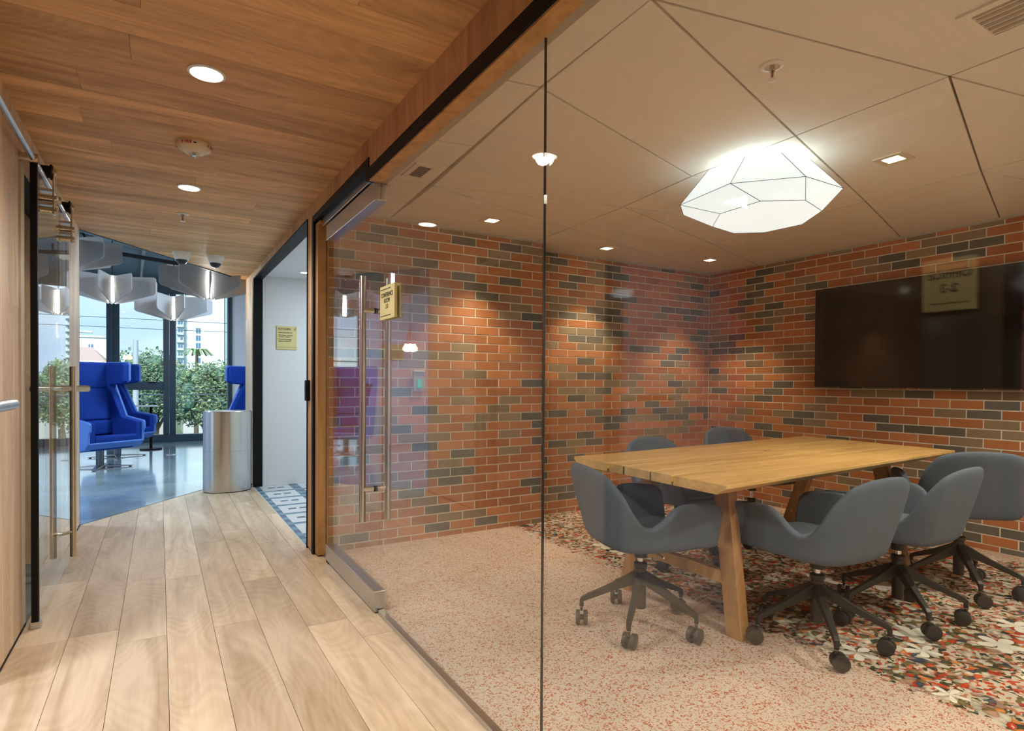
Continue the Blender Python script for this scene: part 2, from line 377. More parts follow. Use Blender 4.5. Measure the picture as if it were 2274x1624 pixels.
# black metal reveal over the glazing, stepping up over the door
struct('trim_3', B().box((.860, -1.5, 2.112), (.93, 2.78, 2.163)).box((.860, 2.78, 2.112), (.93, 2.83, 2.215)).box((.860, 2.83, 2.175), (.93, 3.99, 2.215)).box((.860, 3.955, .0), (.874, 4.003, 2.19)).box((.874, 3.957, 0), (.93, 3.965, 2.17)), black, 'black metal reveal running over the glazing and down beside the door', 'trim')
struct('trim_4', B().box((.868, -1.5, 2.104), (.925, 2.79, 2.112)), oak_trim, 'oak soffit strip over the fixed glazing', 'trim')
struct('trim_5', B().box((.874, 3.885, 0.012), (.925, 3.955, 2.145)).box((.874, 3.83, 2.145), (.925, 3.955, 2.16)), oak_trim, 'oak door jamb lining left of the glass door', 'trim')
# kitchen opening black lining
struct('trim_6', B().box((.858, 4.136, 0), (.95, 4.146, 2.235)).box((.858, 4.14, 2.222), (.95, 6.81, 2.236)).box((.858, 6.78, 0), (.95, 6.80, 2.235)), black, 'black lining around the kitchen opening', 'trim')

struct('roof', B().box((-5, -2, 3.12), (6.5, 12.9, 3.3)).box((-5, -2, 0), (6.5, -1.9, 3.12)).box((6.4, -1.9, 0), (6.5, 12.9, 3.12)), blackm, 'unseen shell added above and around the rooms to keep the sun out', 'roof')  # unseen slab and walls added to block sun from the interiors
# ================================================================== LOUNGE
conc, N, L = nt('polished_concrete'); b = N['Principled BSDF']; b.inputs['Roughness'].default_value = .13; b.inputs['Specular IOR Level'].default_value = .8; b.inputs['Coat Weight'].default_value = .35; b.inputs['Coat Roughness'].default_value = .06
tcn = N.new('ShaderNodeTexCoord'); n1 = N.new('ShaderNodeTexNoise'); n1.inputs['Scale'].default_value = 1.3; n1.inputs['Detail'].default_value = 8; n1.inputs['Distortion'].default_value = .6
crn = N.new('ShaderNodeValToRGB'); crn.color_ramp.elements[0].position = .35; crn.color_ramp.elements[0].color = (.20, .28, .30, 1); crn.color_ramp.elements[1].position = .7; crn.color_ramp.elements[1].color = (.42, .53, .55, 1)
L.new(tcn.outputs['Object'], n1.inputs['Vector']); L.new(n1.outputs['Fac'], crn.inputs[0]); L.new(crn.outputs[0], b.inputs['Base Color'])
p = [(-4.5, 4.2), (3.5, 4.2), (3.5, 13), (-4.5, 13)]
FA, FN = 12.63, .119                                   # facade: y = FA - FN*x
def fy(x): return FA-FN*x
lp = clip(p, FN, 1, FA+.02)
c1 = clip(lp, -dn.x, -dn.y, -dc-.001); c1 = clip(c1, -1, 0, .74) if False else c1
lf = sroot('floor_lounge', 'polished blue grey concrete floor of the lounge', 'floor'); lf.name = 'floor.002'
B().prism(clip(c1, 0, -1, -7.50), -.03, 0).build('slab', conc, lf)
B().prism(clip(clip(clip(c1, 0, 1, 7.50), 1, 0, .865), 0, -1, -4.2), -.03, 0).build('slab', conc, lf) if False else None
c2 = clip(clip(p, -dn.x, -dn.y, -dc-.001), 0, 1, 7.50); c2 = clip(c2, 1, 0, .865); c2 = clip(c2, -1, 0, .533)
B().prism(c2, -.03, 0).build('slab', conc, lf)
B().prism([(-4.5, 4.75), (-.533, 4.75), (-.533, 7.5), (-4.5, 7.5)], -.03, 0).build('slab', conc, lf)
lc = pm('lounge_ceiling', (.115, .17, .22), .7, bump=.6, bs=8)
struct('ceiling_lounge', B().box((-4.5, 4.7, 3.0), (LX-.05, 7.5, 3.1)).prism(clip(p, FN, 1, FA+.1), 3.0, 3.1), lc, 'dark blue grey exposed lounge ceiling', 'ceiling').name = 'ceiling.001'
# facade
fac = sroot('window_1', 'dark framed floor to ceiling window wall of the lounge', 'window')
def fbox(b, x0, x1, z0, z1, d0=-.04, d1=.08):
    b.hull8([(x0, fy(x0)+d0, z0), (x1, fy(x1)+d0, z0), (x1, fy(x1)+d1, z0), (x0, fy(x0)+d1, z0), (x0, fy(x0)+d0, z1), (x1, fy(x1)+d0, z1), (x1, fy(x1)+d1, z1), (x0, fy(x0)+d1, z1)]); return b
fbox(B(), -4.4, 1.2, 0, .13).build('sill', alum, fac, bevel=.006)
fbox(B(), -4.4, 1.2, 2.74, 3.0).build('head', alum, fac, bevel=.006)
for x0, x1, d in ((-.81, -.615, -.05), (.06, .262, -.05), (1.12, 1.2, -.05), (-1.98, -1.90, -.05), (-3.1, -2.98, -.05), (-4.4, -4.3, -.05)):
    fbox(B(), x0, (x0+x1)/2-.004, .13, 2.74, d, .08).build('mullion', alum, fac, bevel=.006)
    fbox(B(), (x0+x1)/2, x1, .13, 2.74, d+.02, .08).build('mullion', alum, fac, bevel=.006)
fbox(B(), -.615, .06, .955, 1.105, -.03, .06).build('transom', alum, fac, bevel=.006)
fbox(B(), -.17, -.05, 1.085, 1.105, -.07, -.03).build('latch', black, fac)
for x0, x1, z0, z1 in ((-.615, .06, .13, .955), (-.615, .06, 1.105, 2.74), (.262, 1.12, .13, 2.74), (-1.90, -.81, .13, 2.74), (-2.98, -1.98, .13, 2.74), (-4.3, -3.1, .13, 2.74)):
    fbox(B(), x0, x1, z0, z1, .02, .03).build('pane', gwin, fac)
struct('wall_lounge_right', B().box((1.20, 12.0, 0), (1.9, 12.50, 3.0)), white, 'white pier right of the lounge window', 'wall').name = 'wall_right.001'
struct('wall_lounge_side', B().box((2.0, 6.9, 0), (2.1, 12.45, 3.0)), white, 'white side wall of the lounge behind the kitchen', 'wall').name = 'wall_right.003'
struct('wall_lounge_left', B().box((-4.5, 10.2, 0), (-1.30, 10.3, 3.0)).box((-4.6, 4.6, 0), (-4.5, 10.3, 3.0)), pm('lavender_white', (.62, .66, .80), .6), 'white wall at the left side of the lounge', 'wall').name = 'wall_left.002'
# soffit wall above the oak ceiling end (the open lounge ceiling is higher)
struct('wall_upper', B().bar(e0+nn*3+Vector((-.9*(e1-e0).normalized().x, -.9*(e1-e0).normalized().y, 2.75)), e1+nn*3+Vector((0, 0, 2.75)), .02, .6), lc, 'dark upper wall above the end of the oak ceiling', 'wall').name = 'wall_upper'
# ceiling beams, pipe and duct
zb = 2.88
t = thing('ceiling_track', 'long black track crossing under the dark lounge ceiling', 'track', (-.2, 9.9, zb))
B().bar((-1.7, 9.15, zb), (1.5, 10.75, zb), .05, .05).build('track_body', black, t)
for q in (.25, .62): B().cyl((-1.7+3.2*q, 9.15+1.6*q, zb+.02), (-1.7+3.2*q, 9.15+1.6*q, 3.0), .012, 8).build('hanger', black, t)
tag(B().cyl((-.12, 7.8, 2.93), (-.28, 12.4, 2.93), .022, 12).build('conduit_pipe', pm('grey_conduit', (.32, .35, .37), .4, .6), smooth=True), 'pale grey conduit pipe along the lounge ceiling', 'pipe')
t = thing('duct_pipe', 'round grey duct stub with black straps under the lounge ceiling', 'duct', (-.8, 9.0, 2.86))
B().cyl((-1.3, 8.75, 2.86), (-.72, 9.05, 2.86), .09, 20).build('duct_body', pm('duct_grey', (.22, .28, .33), .45, .3), t, smooth=True)
for q in (.35, .8): B().cyl((-1.3+.58*q, 8.75+.3*q, 2.86), (-1.3+.58*q+.02, 8.75+.3*q+.01, 2.86), .098, 20).build('strap', black, t)
B().tube([(-.72, 9.05, 2.88), (-.5, 9.15, 2.88), (-.42, 9.2, 2.88)], .008, 6).tube([(-.72, 9.05, 2.85), (-.5, 9.15, 2.85), (-.42, 9.2, 2.85)], .008, 6).build('cable', black, t)

# ================================================================== KITCHEN
struct('wall_kitchen', B().box((.95, 6.80, 0), (3.4, 6.9, 2.75)).box((.865, 6.80, 0), (.95, 6.9, 2.235)).box((3.3, 4.2, 0), (3.4, 6.9, 2.75)), white, 'white kitchen wall carrying the yellow sign', 'wall').name = 'wall_back.001'
struct('ceiling_kitchen', B().box((.95, 4.2, 2.27), (3.4, 6.9, 2.35)), white, 'white kitchen ceiling', 'ceiling').name = 'ceiling.002'
# patterned tiles: each tile its own object, the print is made of flat inlays in the tile's faces
tf = sroot('floor_kitchen', 'blue and white patterned tile floor of the kitchen', 'floor'); tf.name = 'floor.003'
tw = pm('tile_white', (.62, .66, .68), .35); tb = pm('tile_blue', (.16, .29, .38), .35); tn = pm('tile_navy', (.075, .13, .22), .35); tg = pm('tile_grout', (.6, .64, .66), .7)
B().prism([(.865, 4.05), (3.3, 4.05), (3.3, 6.8), (.865, 6.8)], -.03, -.002).build('grout', tg, tf)
def tile(x, y, fx, S=.19, H=.385):
    bb = B()
    def q(a, b_, c, d, m):
        bb.cur = m
        a, c = (S-c, S-a) if fx else (a, c)
        xs = sorted((x+a, x+c)); bb.prism([(xs[0], y+b_), (xs[1], y+b_), (xs[1], y+d), (xs[0], y+d)], -.002, 0)
    # columns of cells: edge strip with blue / navy blocks, white field, thin blue bars, small square
    q(0, 0, .045, .10, 1); q(0, .10, .045, .19, 2); q(0, .19, .045, .29, 1); q(0, .29, .045, H-.004, 2)
    q(.045, 0, S, .035, 1); q(.045, .035, S, .06, 2)
    q(.045, .06, S, .20, 0)
    q(.045, .20, .11, H-.004, 0); q(.11, .20, .178, .262, 2); q(.178, .20, S, .262, 0); q(.11, .262, S, H-.004, 0)
    return bb
nm = 0
for i in range(4):
    for j in range(8):
        x = .872+i*.193; y = 3.715+j*.385
        if y+.385 > 6.82: continue
        if y < 4.05: continue
        tile(x, y, i % 2).build('tile', [tw, tb, tn], tf, fixn=False)
for j in range(7): B().prism([(1.65, 4.15+j*.385), (3.3, 4.15+j*.385), (3.3, 4.53+j*.385), (1.65, 4.53+j*.385)], -.002, 0).build('tile', tw, tf) if j < 6 else None

# ================================================================== MEETING ROOM
RXE, YF, YJ, XJ, ZR = 4.878, 4.168, 3.948, 2.655, 2.27
HB, LB, Z0 = .066, .2032, 2.22                     # course height, brick pitch, first course line
def bricks(root, axis, pos, face, u0, u1, uj, ends, big):
    # axis 'x': wall plane at X=pos, u runs along -Y from the corner; axis 'y': plane at Y=pos, u runs along X
    g = .0085; items = []
    for n in range(-1, 34):
        za, zb_ = max(Z0-(n+1)*HB, .002), min(Z0-n*HB, ZR-.012)
        off = uj+(0 if n % 2 else LB/2)
        k = math.floor((u0-off)/LB)
        u = off+k*LB
        while u < u1:
            a, b_ = max(u, u0), min(u+LB, u1)
            if b_-a > .02: items.append((a+g/2, b_-g/2, za+(g/2 if n < 33 else 0), zb_-g/2))
            u += LB
    def dist(it):
        u = (it[0]+it[1])/2; z = (it[2]+it[3])/2
        p = (pos, u, z) if axis == 'x' else (u, pos, z)
        sz = abs(face)*(p[0]**2+p[1]**2+(z-1.14)**2)
        hid = 3 if z < .9 and big and ((axis == 'x' and u > 2.3) or (axis == 'y' and pos > 4 and u > 3.0)) else 1
        if axis == 'x' and u < 1.35: hid = 9
        if axis == 'x' and u < 2.96 and 1.12 < z < 1.93: hid = 9
        return sz*hid*hid
    items.sort(key=dist)
    cache = {}; rest = {}
    for i, (a, b_, za, zb_) in enumerate(items):
        r_ = rr.random(); fam = b_or if r_ < .64 else (b_br if r_ < .845 else b_gr); m = rr.choice(fam)
        if i < 298:
            key = (round(b_-a, 3), round(zb_-za, 3), m.name)
            if key not in cache:
                w_, h_ = b_-a, zb_-za; bb = B(); d0, d1, c = .0, .006, .0012
                if axis == 'x': v = [(-.0, -w_/2, -h_/2), (-.0, w_/2, -h_/2), (-.0, w_/2, h_/2), (-.0, -w_/2, h_/2), (-d1+c, -w_/2, -h_/2), (-d1+c, w_/2, -h_/2), (-d1+c, w_/2, h_/2), (-d1+c, -w_/2, h_/2), (-d1, -w_/2+c, -h_/2+c), (-d1, w_/2-c, -h_/2+c), (-d1, w_/2-c, h_/2-c), (-d1, -w_/2+c, h_/2-c)]
                else: v = [(-w_/2, 0, -h_/2), (w_/2, 0, -h_/2), (w_/2, 0, h_/2), (-w_/2, 0, h_/2), (-w_/2, -d1+c, -h_/2), (w_/2, -d1+c, -h_/2), (w_/2, -d1+c, h_/2), (-w_/2, -d1+c, h_/2), (-w_/2+c, -d1, -h_/2+c), (w_/2-c, -d1, -h_/2+c), (w_/2-c, -d1, h_/2-c), (-w_/2+c, -d1, h_/2-c)]
                f = [(0, 1, 5, 4), (1, 2, 6, 5), (2, 3, 7, 6), (3, 0, 4, 7), (4, 5, 9, 8), (5, 6, 10, 9), (6, 7, 11, 10), (7, 4, 8, 11), (8, 9, 10, 11)]
                o = bb.add(v, f).build('brick', m); cache[key] = o.data; bpy.data.objects.remove(o)
            o = bpy.data.objects.new('brick', cache[key]); col.objects.link(o); o.parent = root
            u = (a+b_)/2; z = (za+zb_)/2; j = rr.uniform(-.0008, .0008)
            o.location = (pos+.003+j, u, z) if axis == 'x' else (u, pos+.003+j, z)
        else:
            bb = rest.setdefault('r', B()); al = b_or+b_br+b_gr; bb.cur = al.index(m)
            if axis == 'x': bb.box((pos-.003, a, za), (pos+.003, b_, zb_))
            else: bb.box((a, pos-.003, za), (b_, pos+.003, zb_))
    if rest:
        o = rest['r'].build('brick_remainder', b_or+b_br+b_gr, root, fixn=False); o['kind'] = 'stuff'
wt = sroot('wall_back', 'multicoloured brick wall at the far end of the meeting room', 'wall')
B().box((XJ, YF, 0), (RXE+.1, YF+.1, ZR)).build('mortar_bed', mortar, wt)
bricks(wt, 'y', YF, 1, XJ+.004, RXE-.002, RXE-.081, 0, True)
wa = sroot('wall_alcove', 'brick wall section stepping forward beside the glass door', 'wall'); wa.name = 'wall_back.002'
B().box((.95, YJ, 0), (XJ, YJ+.28, ZR)).build('mortar_bed', mortar, wa)
bricks(wa, 'y', YJ, 1, .952, XJ-.001, XJ-.10, 0, False)
for n in range(-1, 34):                                  # return of the step
    za, zb_ = max(Z0-(n+1)*HB, .002), min(Z0-n*HB, ZR-.012)
    B().box((XJ-.008, YJ-.008, za+.004), (XJ+.010, YF-.004, zb_-.004)).build('brick', rr.choice(b_or+b_br+b_gr), wa)
wv = sroot('wall_right_brick', 'multicoloured brick wall carrying the television', 'wall'); wv.name = 'wall_right.002'
B().box((RXE, -.8, 0), (RXE+.1, YF+.1, ZR)).build('mortar_bed', mortar, wv)
bricks(wv, 'x', RXE, 1, .75, YF-.001, YF-.24, 0, True)
struct('wall_front', B().box((.93, -.9, 0), (RXE+.1, -.8, ZR)), pm('warm_white_wall', (.66, .60, .52), .7), 'plain wall closing the meeting room behind the camera', 'wall').name = 'wall_front'
# carpet: speckled border, floral field -- a flat print
def carpet(name, floral):
    m, N, L = nt(name); b = N['Principled BSDF']; b.inputs['Roughness'].default_value = .95; b.inputs['Specular IOR Level'].default_value = .1
    tc = N.new('ShaderNodeTexCoord')
    def noise(sx, sy, scale, det=2, dist=0., ang=0.):
        mp = N.new('ShaderNodeMapping'); mp.inputs['Scale'].default_value = (sx, sy, 1); mp.inputs['Rotation'].default_value = (0, 0, ang)
        n = N.new('ShaderNodeTexNoise'); n.inputs['Scale'].default_value = scale; n.inputs['Detail'].default_value = det; n.inputs['Distortion'].default_value = dist
        L.new(tc.outputs['Object'], mp.inputs[0]); L.new(mp.outputs[0], n.inputs['Vector']); return n
    def ramp(src, els, const=False):
        c = N.new('ShaderNodeValToRGB'); c.color_ramp.interpolation = 'CONSTANT' if const else 'LINEAR'
        while len(c.color_ramp.elements) < len(els): c.color_ramp.elements.new(.5)
        for q, (pos, cc) in zip(c.color_ramp.elements, els): q.position = pos; q.color = (*cc, 1)
        L.new(src, c.inputs[0]); return c.outputs[0]
    def mix(f, a, c):
        x = N.new('ShaderNodeMix'); x.data_type = 'RGBA'; L.new(f, x.inputs[0]); L.new(a, x.inputs[6]); L.new(c, x.inputs[7]); return x.outputs[2]
    sp = noise(1, 1, 62, 1, .6); rg = N.new('ShaderNodeMath'); rg.operation = 'SUBTRACT'; rg.inputs[1].default_value = .5; L.new(sp.outputs['Fac'], rg.inputs[0])
    rb = N.new('ShaderNodeMath'); rb.operation = 'ABSOLUTE'; L.new(rg.outputs[0], rb.inputs[0])
    bk = noise(1, 1, 150, 1, 0); bkm = N.new('ShaderNodeMath'); bkm.operation = 'MULTIPLY_ADD'; bkm.inputs[1].default_value = .22; bkm.inputs[2].default_value = -.11; L.new(bk.outputs['Fac'], bkm.inputs[0])
    rs = N.new('ShaderNodeMath'); rs.operation = 'ADD'; L.new(rb.outputs[0], rs.inputs[0]); L.new(bkm.outputs[0], rs.inputs[1])
    f1 = ramp(rs.outputs[0], [(.024, (1, 1, 1)), (.038, (0, 0, 0))])
    sp2 = noise(1, 1, 60, 1, 0); f2 = ramp(sp2.outputs['Fac'], [(.40, (0, 0, 0)), (.60, (1, 1, 1))])
    big = noise(1, 1, 1.6, 2, 0)
    base = ramp(big.outputs['Fac'], [(.3, (.63, .53, .44)), (.7, (.66, .57, .49))])
    red = ramp(sp2.outputs['Fac'], [(.3, (.50, .20, .11)), (.7, (.42, .085, .035))])
    speck = mix(f1, base, red)
    outc = speck
    # flower field: several layers of petals (voronoi cells with random colours)
    v1 = N.new('ShaderNodeTexVoronoi'); v1.inputs['Scale'].default_value = 31; v1.inputs['Randomness'].default_value = 1
    dn_ = noise(1, 1, 9, 3, 0); av = N.new('ShaderNodeVectorMath'); av.operation = 'MULTIPLY_ADD'; av.inputs[1].default_value = (.085, .085, 0)
    L.new(dn_.outputs['Color'], av.inputs[0]); L.new(tc.outputs['Object'], av.inputs[2])
    mp1 = N.new('ShaderNodeMapping'); mp1.inputs['Scale'].default_value = (1.0, 1.25, 1); mp1.inputs['Rotation'].default_value = (0, 0, .5); L.new(av.outputs[0], mp1.inputs[0]); L.new(mp1.outputs[0], v1.inputs['Vector'])
    sepc = N.new('ShaderNodeSeparateColor'); L.new(v1.outputs['Color'], sepc.inputs[0])
    pal = [(0, (.06, .065, .05)), (.07, (.15, .12, .06)), (.16, (.60, .56, .46)), (.36, (.46, .27, .19)), (.47, (.50, .055, .025)), (.57, (.66, .62, .52)), (.68, (.20, .16, .06)), (.76, (.62, .24, .08)), (.83, (.55, .40, .32)), (.90, (.07, .08, .11)), (.95, (.58, .10, .04))]
    petals = ramp(sepc.outputs[0], pal, True)
    # shade inside each petal (printed)
    dsh = N.new('ShaderNodeMapRange'); dsh.inputs['From Min'].default_value = .25; dsh.inputs['From Max'].default_value = .75; dsh.inputs['To Min'].default_value = 1.05; dsh.inputs['To Max'].default_value = .55
    L.new(v1.outputs['Distance'], dsh.inputs['Value']); hs = N.new('ShaderNodeHueSaturation'); L.new(dsh.outputs[0], hs.inputs['Value']); L.new(petals, hs.inputs['Color'])
    petals = hs.outputs[0]
    v2 = N.new('ShaderNodeTexVoronoi'); v2.inputs['Scale'].default_value = 62; L.new(av.outputs[0], v2.inputs['Vector'])
    sep2 = N.new('ShaderNodeSeparateColor'); L.new(v2.outputs['Color'], sep2.inputs[0])
    small = ramp(sep2.outputs[1], [(0, (.05, .05, .03)), (.2, (.55, .50, .42)), (.45, (.45, .20, .12)), (.6, (.60, .50, .40)), (.8, (.16, .13, .05)), (.9, (.5, .07, .03))], True)
    fmask = noise(1, 1, 5, 2, 1); fm = ramp(fmask.outputs['Fac'], [(.47, (0, 0, 0)), (.52, (1, 1, 1))])
    flo = mix(fm, petals, small)
    # big white blossoms: five petals round random centres
    v3 = N.new('ShaderNodeTexVoronoi'); v3.inputs['Scale'].default_value = 3.1; v3.inputs['Randomness'].default_value = .9; L.new(tc.outputs['Object'], v3.inputs['Vector'])
    sb = N.new('ShaderNodeVectorMath'); sb.operation = 'SUBTRACT'
    scv = N.new('ShaderNodeVectorMath'); scv.operation = 'SCALE'; scv.inputs['Scale'].default_value = 3.1; L.new(tc.outputs['Object'], scv.inputs[0])
    psc = N.new('ShaderNodeVectorMath'); psc.operation = 'SCALE'; psc.inputs['Scale'].default_value = 3.1; L.new(v3.outputs['Position'], psc.inputs[0])
    L.new(scv.outputs[0], sb.inputs[0]); L.new(psc.outputs[0], sb.inputs[1])
    sx = N.new('ShaderNodeSeparateXYZ'); L.new(sb.outputs[0], sx.inputs[0])
    at = N.new('ShaderNodeMath'); at.operation = 'ARCTAN2'; L.new(sx.outputs[1], at.inputs[0]); L.new(sx.outputs[0], at.inputs[1])
    m5 = N.new('ShaderNodeMath'); m5.operation = 'MULTIPLY'; m5.inputs[1].default_value = 2.5; L.new(at.outputs[0], m5.inputs[0])
    cs = N.new('ShaderNodeMath'); cs.operation = 'COSINE'; L.new(m5.outputs[0], cs.inputs[0]); ab = N.new('ShaderNodeMath'); ab.operation = 'ABSOLUTE'; L.new(cs.outputs[0], ab.inputs[0])
    rad = N.new('ShaderNodeMath'); rad.operation = 'MULTIPLY_ADD'; rad.inputs[1].default_value = .16; rad.inputs[2].default_value = .17; L.new(ab.outputs[0], rad.inputs[0])
    sub = N.new('ShaderNodeMath'); sub.operation = 'SUBTRACT'; L.new(rad.outputs[0], sub.inputs[0]); L.new(v3.outputs['Distance'], sub.inputs[1])
    bm_ = ramp(sub.outputs[0], [(.0, (0, 0, 0)), (.012, (1, 1, 1))])
    pc = ramp(v3.outputs['Distance'], [(0, (.34, .27, .07)), (.05, (.55, .50, .33)), (.1, (.64, .62, .53)), (.3, (.76, .74, .66))])
    flo = mix(bm_, flo, pc)
    sp = N.new('ShaderNodeSeparateXYZ'); L.new(tc.outputs['Object'], sp.inputs[0])
    # signed distance into the field, ragged by noise
    def edge(x0, s):
        a = N.new('ShaderNodeMath'); a.operation = 'SUBTRACT'; a.inputs[1].default_value = x0; L.new(sp.outputs[0], a.inputs[0])
        m_ = N.new('ShaderNodeMath'); m_.operation = 'MULTIPLY'; m_.inputs[1].default_value = s; L.new(a.outputs[0], m_.inputs[0]); return m_.outputs[0]
    mn = N.new('ShaderNodeMath'); mn.operation = 'MINIMUM'; L.new(edge(2.40, 1), mn.inputs[0]); L.new(edge(4.70, -1), mn.inputs[1])
    ed = noise(1, 1, 26, 4, 1); ad = N.new('ShaderNodeMath'); ad.operation = 'MULTIPLY_ADD'; ad.inputs[1].default_value = .42; L.new(ed.outputs['Fac'], ad.inputs[0]); L.new(mn.outputs[0], ad.inputs[2])
    fmk = ramp(ad.outputs[0], [(.205, (0, 0, 0)), (.225, (1, 1, 1))])
    outc = mix(fmk, speck, flo)
    L.new(outc, b.inputs['Base Color'])
    bn = noise(1, 1, 900, 2, 0); bp = N.new('ShaderNodeBump'); bp.inputs['Strength'].default_value = .5; bp.inputs['Distance'].default_value = .003; L.new(bn.outputs['Fac'], bp.inputs['Height']); L.new(bp.outputs[0], b.inputs['Normal'])
    return m
fm = sroot('floor_carpet', 'speckled pink carpet with a printed flower field', 'floor'); fm.name = 'floor.004'
B().prism([(.945, -.8), (RXE, -.8), (RXE, YF), (XJ, YF), (XJ, YJ), (.945, YJ)], -.03, .004).build('carpet', carpet('printed_carpet', True), fm)

# ceiling of angular panels with recessed joints
cm = sroot('ceiling_room', 'beige angular ceiling panels of the meeting room', 'ceiling'); cm.name = 'ceiling.003'
B().box((.93, -.8, ZR+.022), (RXE+.1, YF+.1, ZR+.1)).build('backing', recess, cm)
def interp(x, t):
    for (a, b_), (c, d) in zip(t[:-1], t[1:]):
        if x <= c: return b_+(d-b_)*(x-a)/(c-a)
    return t[-1][1]
cx = [lambda y: .95, lambda y: interp(y, [(-2, 1.23), (1.29, 1.24), (1.89, 1.254), (2.52, 1.294), (3.16, 1.352), (5, 1.40)]),
      lambda y: interp(y, [(-2, 2.47), (1.64, 2.487), (2.26, 2.494), (2.88, 2.559), (5, 2.62)]),
      lambda y: interp(y, [(-2, 3.70), (1.4, 3.723), (2.0, 3.738), (3.26, 3.848), (5, 3.86)]), lambda y: RXE-.008]
# per column: joint lines as (y at its left side, y at its right side)
cols = [[(-.79, -.79), (.62, .62), (1.94, 1.888), (2.585, 2.524), (3.94, 3.94)],
        [(-.79, -.79), (-.2, -.55), (.35, .62) , (1.285, 1.035), (1.285, 1.644), (1.89, 2.262), (3.158, 2.884), (3.158, 3.48), (4.16, 4.16)],
        [(-.79, -.79), (-.55, -.2), (.62, .16), (1.035, .79), (1.035, 1.399), (1.644, 2.001), (2.262, 2.001), (2.884, 2.64), (2.884, 3.262), (3.48, 3.857), (4.16, 4.16)],
        [(-.79, -.79), (-.2, -.5), (.16, .45), (.79, 1.10), (1.399, 1.18), (1.399, 1.72), (2.001, 2.34), (2.64, 2.43), (3.262, 3.05), (3.262, 3.60), (3.857, 4.16), (4.162, 4.162)]]
for i, c in enumerate(cols):
    for a, b_ in zip(c[:-1], c[1:]):
        p = [(cx[i](a[0]), a[0]), (cx[i+1](a[1]), a[1]), (cx[i+1](b_[1]), b_[1]), (cx[i](b_[0]), b_[0])]
        p = [q for k, q in enumerate(p) if math.hypot(q[0]-p[k-1][0], q[1]-p[k-1][1]) > 1e-3]
        if i == 0: p = [(x, min(y_, YJ-.01)) for x, y_ in p]
        if i == 1: pass
        p = shrink(p, .0045)
        if len(p) > 2:
            o = B().prism(p, ZR, ZR+.022).build('panel', panel, cm, bevel=.0012, seg=1)
struct('trim_7', B().box((XJ, YF-.016, ZR-.013), (RXE, YF, ZR-.001)).box((RXE-.016, -.8, ZR-.013), (RXE, YF-.016, ZR-.001)).box((.95, YJ-.016, ZR-.013), (XJ, YJ, ZR-.001)), pm('ceiling_edge', (.52, .49, .44), .6), 'slim ceiling edge profile above the bricks', 'trim')

# ================================================================== GLAZING
GX = .93
gl = sroot('window_2', 'frameless glass partition of the meeting room', 'window')
B().box((GX-.005, 1.378, .016), (GX+.005, 2.785, 2.108)).build('pane', gpart, gl)
B().box((GX-.005, -.79, .016), (GX+.005, 1.372, 2.108)).build('pane', gpart, gl)
B().box((GX-.0035, 1.3735, .016), (GX+.0035, 1.3765, 2.108)).build('joint_seal', black, gl)
B().box((GX-.014, -.79, 0.0), (GX+.014, 2.785, .020)).build('floor_channel', steel, gl, bevel=.001)
B().box((GX-.02, -.79, 2.106), (GX+.02, 2.79, 2.125)).box((GX+.02, -.79, 2.11), (GX+.03, 3.9, 2.268)).build('head_channel', pm('head_channel', (.45, .40, .33), .5), gl)
B().box((GX-.005, 3.795, .016), (GX+.005, 3.884, 2.12)).build('pane', gpart, gl)
B().box((GX-.014, 3.79, 0.0), (GX+.014, 3.885, .020)).build('floor_channel', steel, gl)
dr = sroot('door_1', 'glass door with steel rails and long pull handles', 'door')
B().box((GX-.006, 2.795, .05), (GX+.006, 3.785, 2.10)).build('pane', gpart, dr)
B().box((GX-.03, 2.795, .008), (GX+.03, 3.78, .108)).build('bottom_rail', steel, dr, bevel=.003)
B().box((GX-.031, 3.70, .002), (GX+.02, 3.76, .008)).build('rail_foot', black, dr)
B().box((GX-.03, 2.795, 2.022), (GX+.03, 3.78, 2.118)).build('top_rail', steel, dr, bevel=.003)
B().box((GX-.035, 2.84, 2.128), (GX+.035, 3.86, 2.176)).build('closer_track', steel, dr, bevel=.002)
B().box((GX-.045, 2.83, 2.12), (GX-.02, 2.88, 2.15)).build('stop', pm('zinc', (.4, .45, .5), .35, 1), dr, bevel=.003)
B().box((GX-.03, 2.795, 2.118), (GX+.03, 2.83, 2.16)).build('hinge_block', black, dr)
h = B().cyl((GX-.062, 2.89, .436), (GX-.062, 2.89, 1.662), .0165, 20).build('handle', steelz, dr, smooth=True)
B().cyl((GX+.062, 2.87, .436), (GX+.062, 2.87, 1.658), .0165, 20).build('handle', steelz, dr, smooth=True)
for z in (.60, 1.492):
    B().cyl((GX-.062, 2.882, z), (GX+.062, 2.874, z), .0125, 16).build('standoff', steelz, h, smooth=True)
    B().cyl((GX-.009, 2.878, z), (GX+.009, 2.878, z), .0145, 16).build('washer', black, h, smooth=True)
# sign on the glass
t = thing('conference_sign', 'yellow sign reading CONFERENCE ROOM 2-3 on the glass beside the door', 'sign', (GX-.012, 2.65, 1.51))
pl = B().box((GX-.020, 2.552, 1.431), (GX-.0052, 2.752, 1.589)).build('plate', signm, t, bevel=.002)
for z in (1.572, 1.448): B().box((GX-.0212, 2.600, z-.0015), (GX-.020, 2.740, z+.0015)).build('rule', ink, pl)
text('lettering', 'CONFERENCE', ink, pl, .030, (GX-.0206, 2.652, 1.535), (0, -1, 0), (0, 0, 1), sx=.85)
text('lettering', 'ROOM', ink, pl, .030, (GX-.0206, 2.652, 1.508), (0, -1, 0), (0, 0, 1), sx=.85)
text('lettering', '2-3', ink, pl, .030, (GX-.0206, 2.652, 1.480), (0, -1, 0), (0, 0, 1), sx=.85)
B().box((GX+.0052, 2.552, 1.431), (GX+.012, 2.752, 1.589)).build('backing_plate', signm, t)

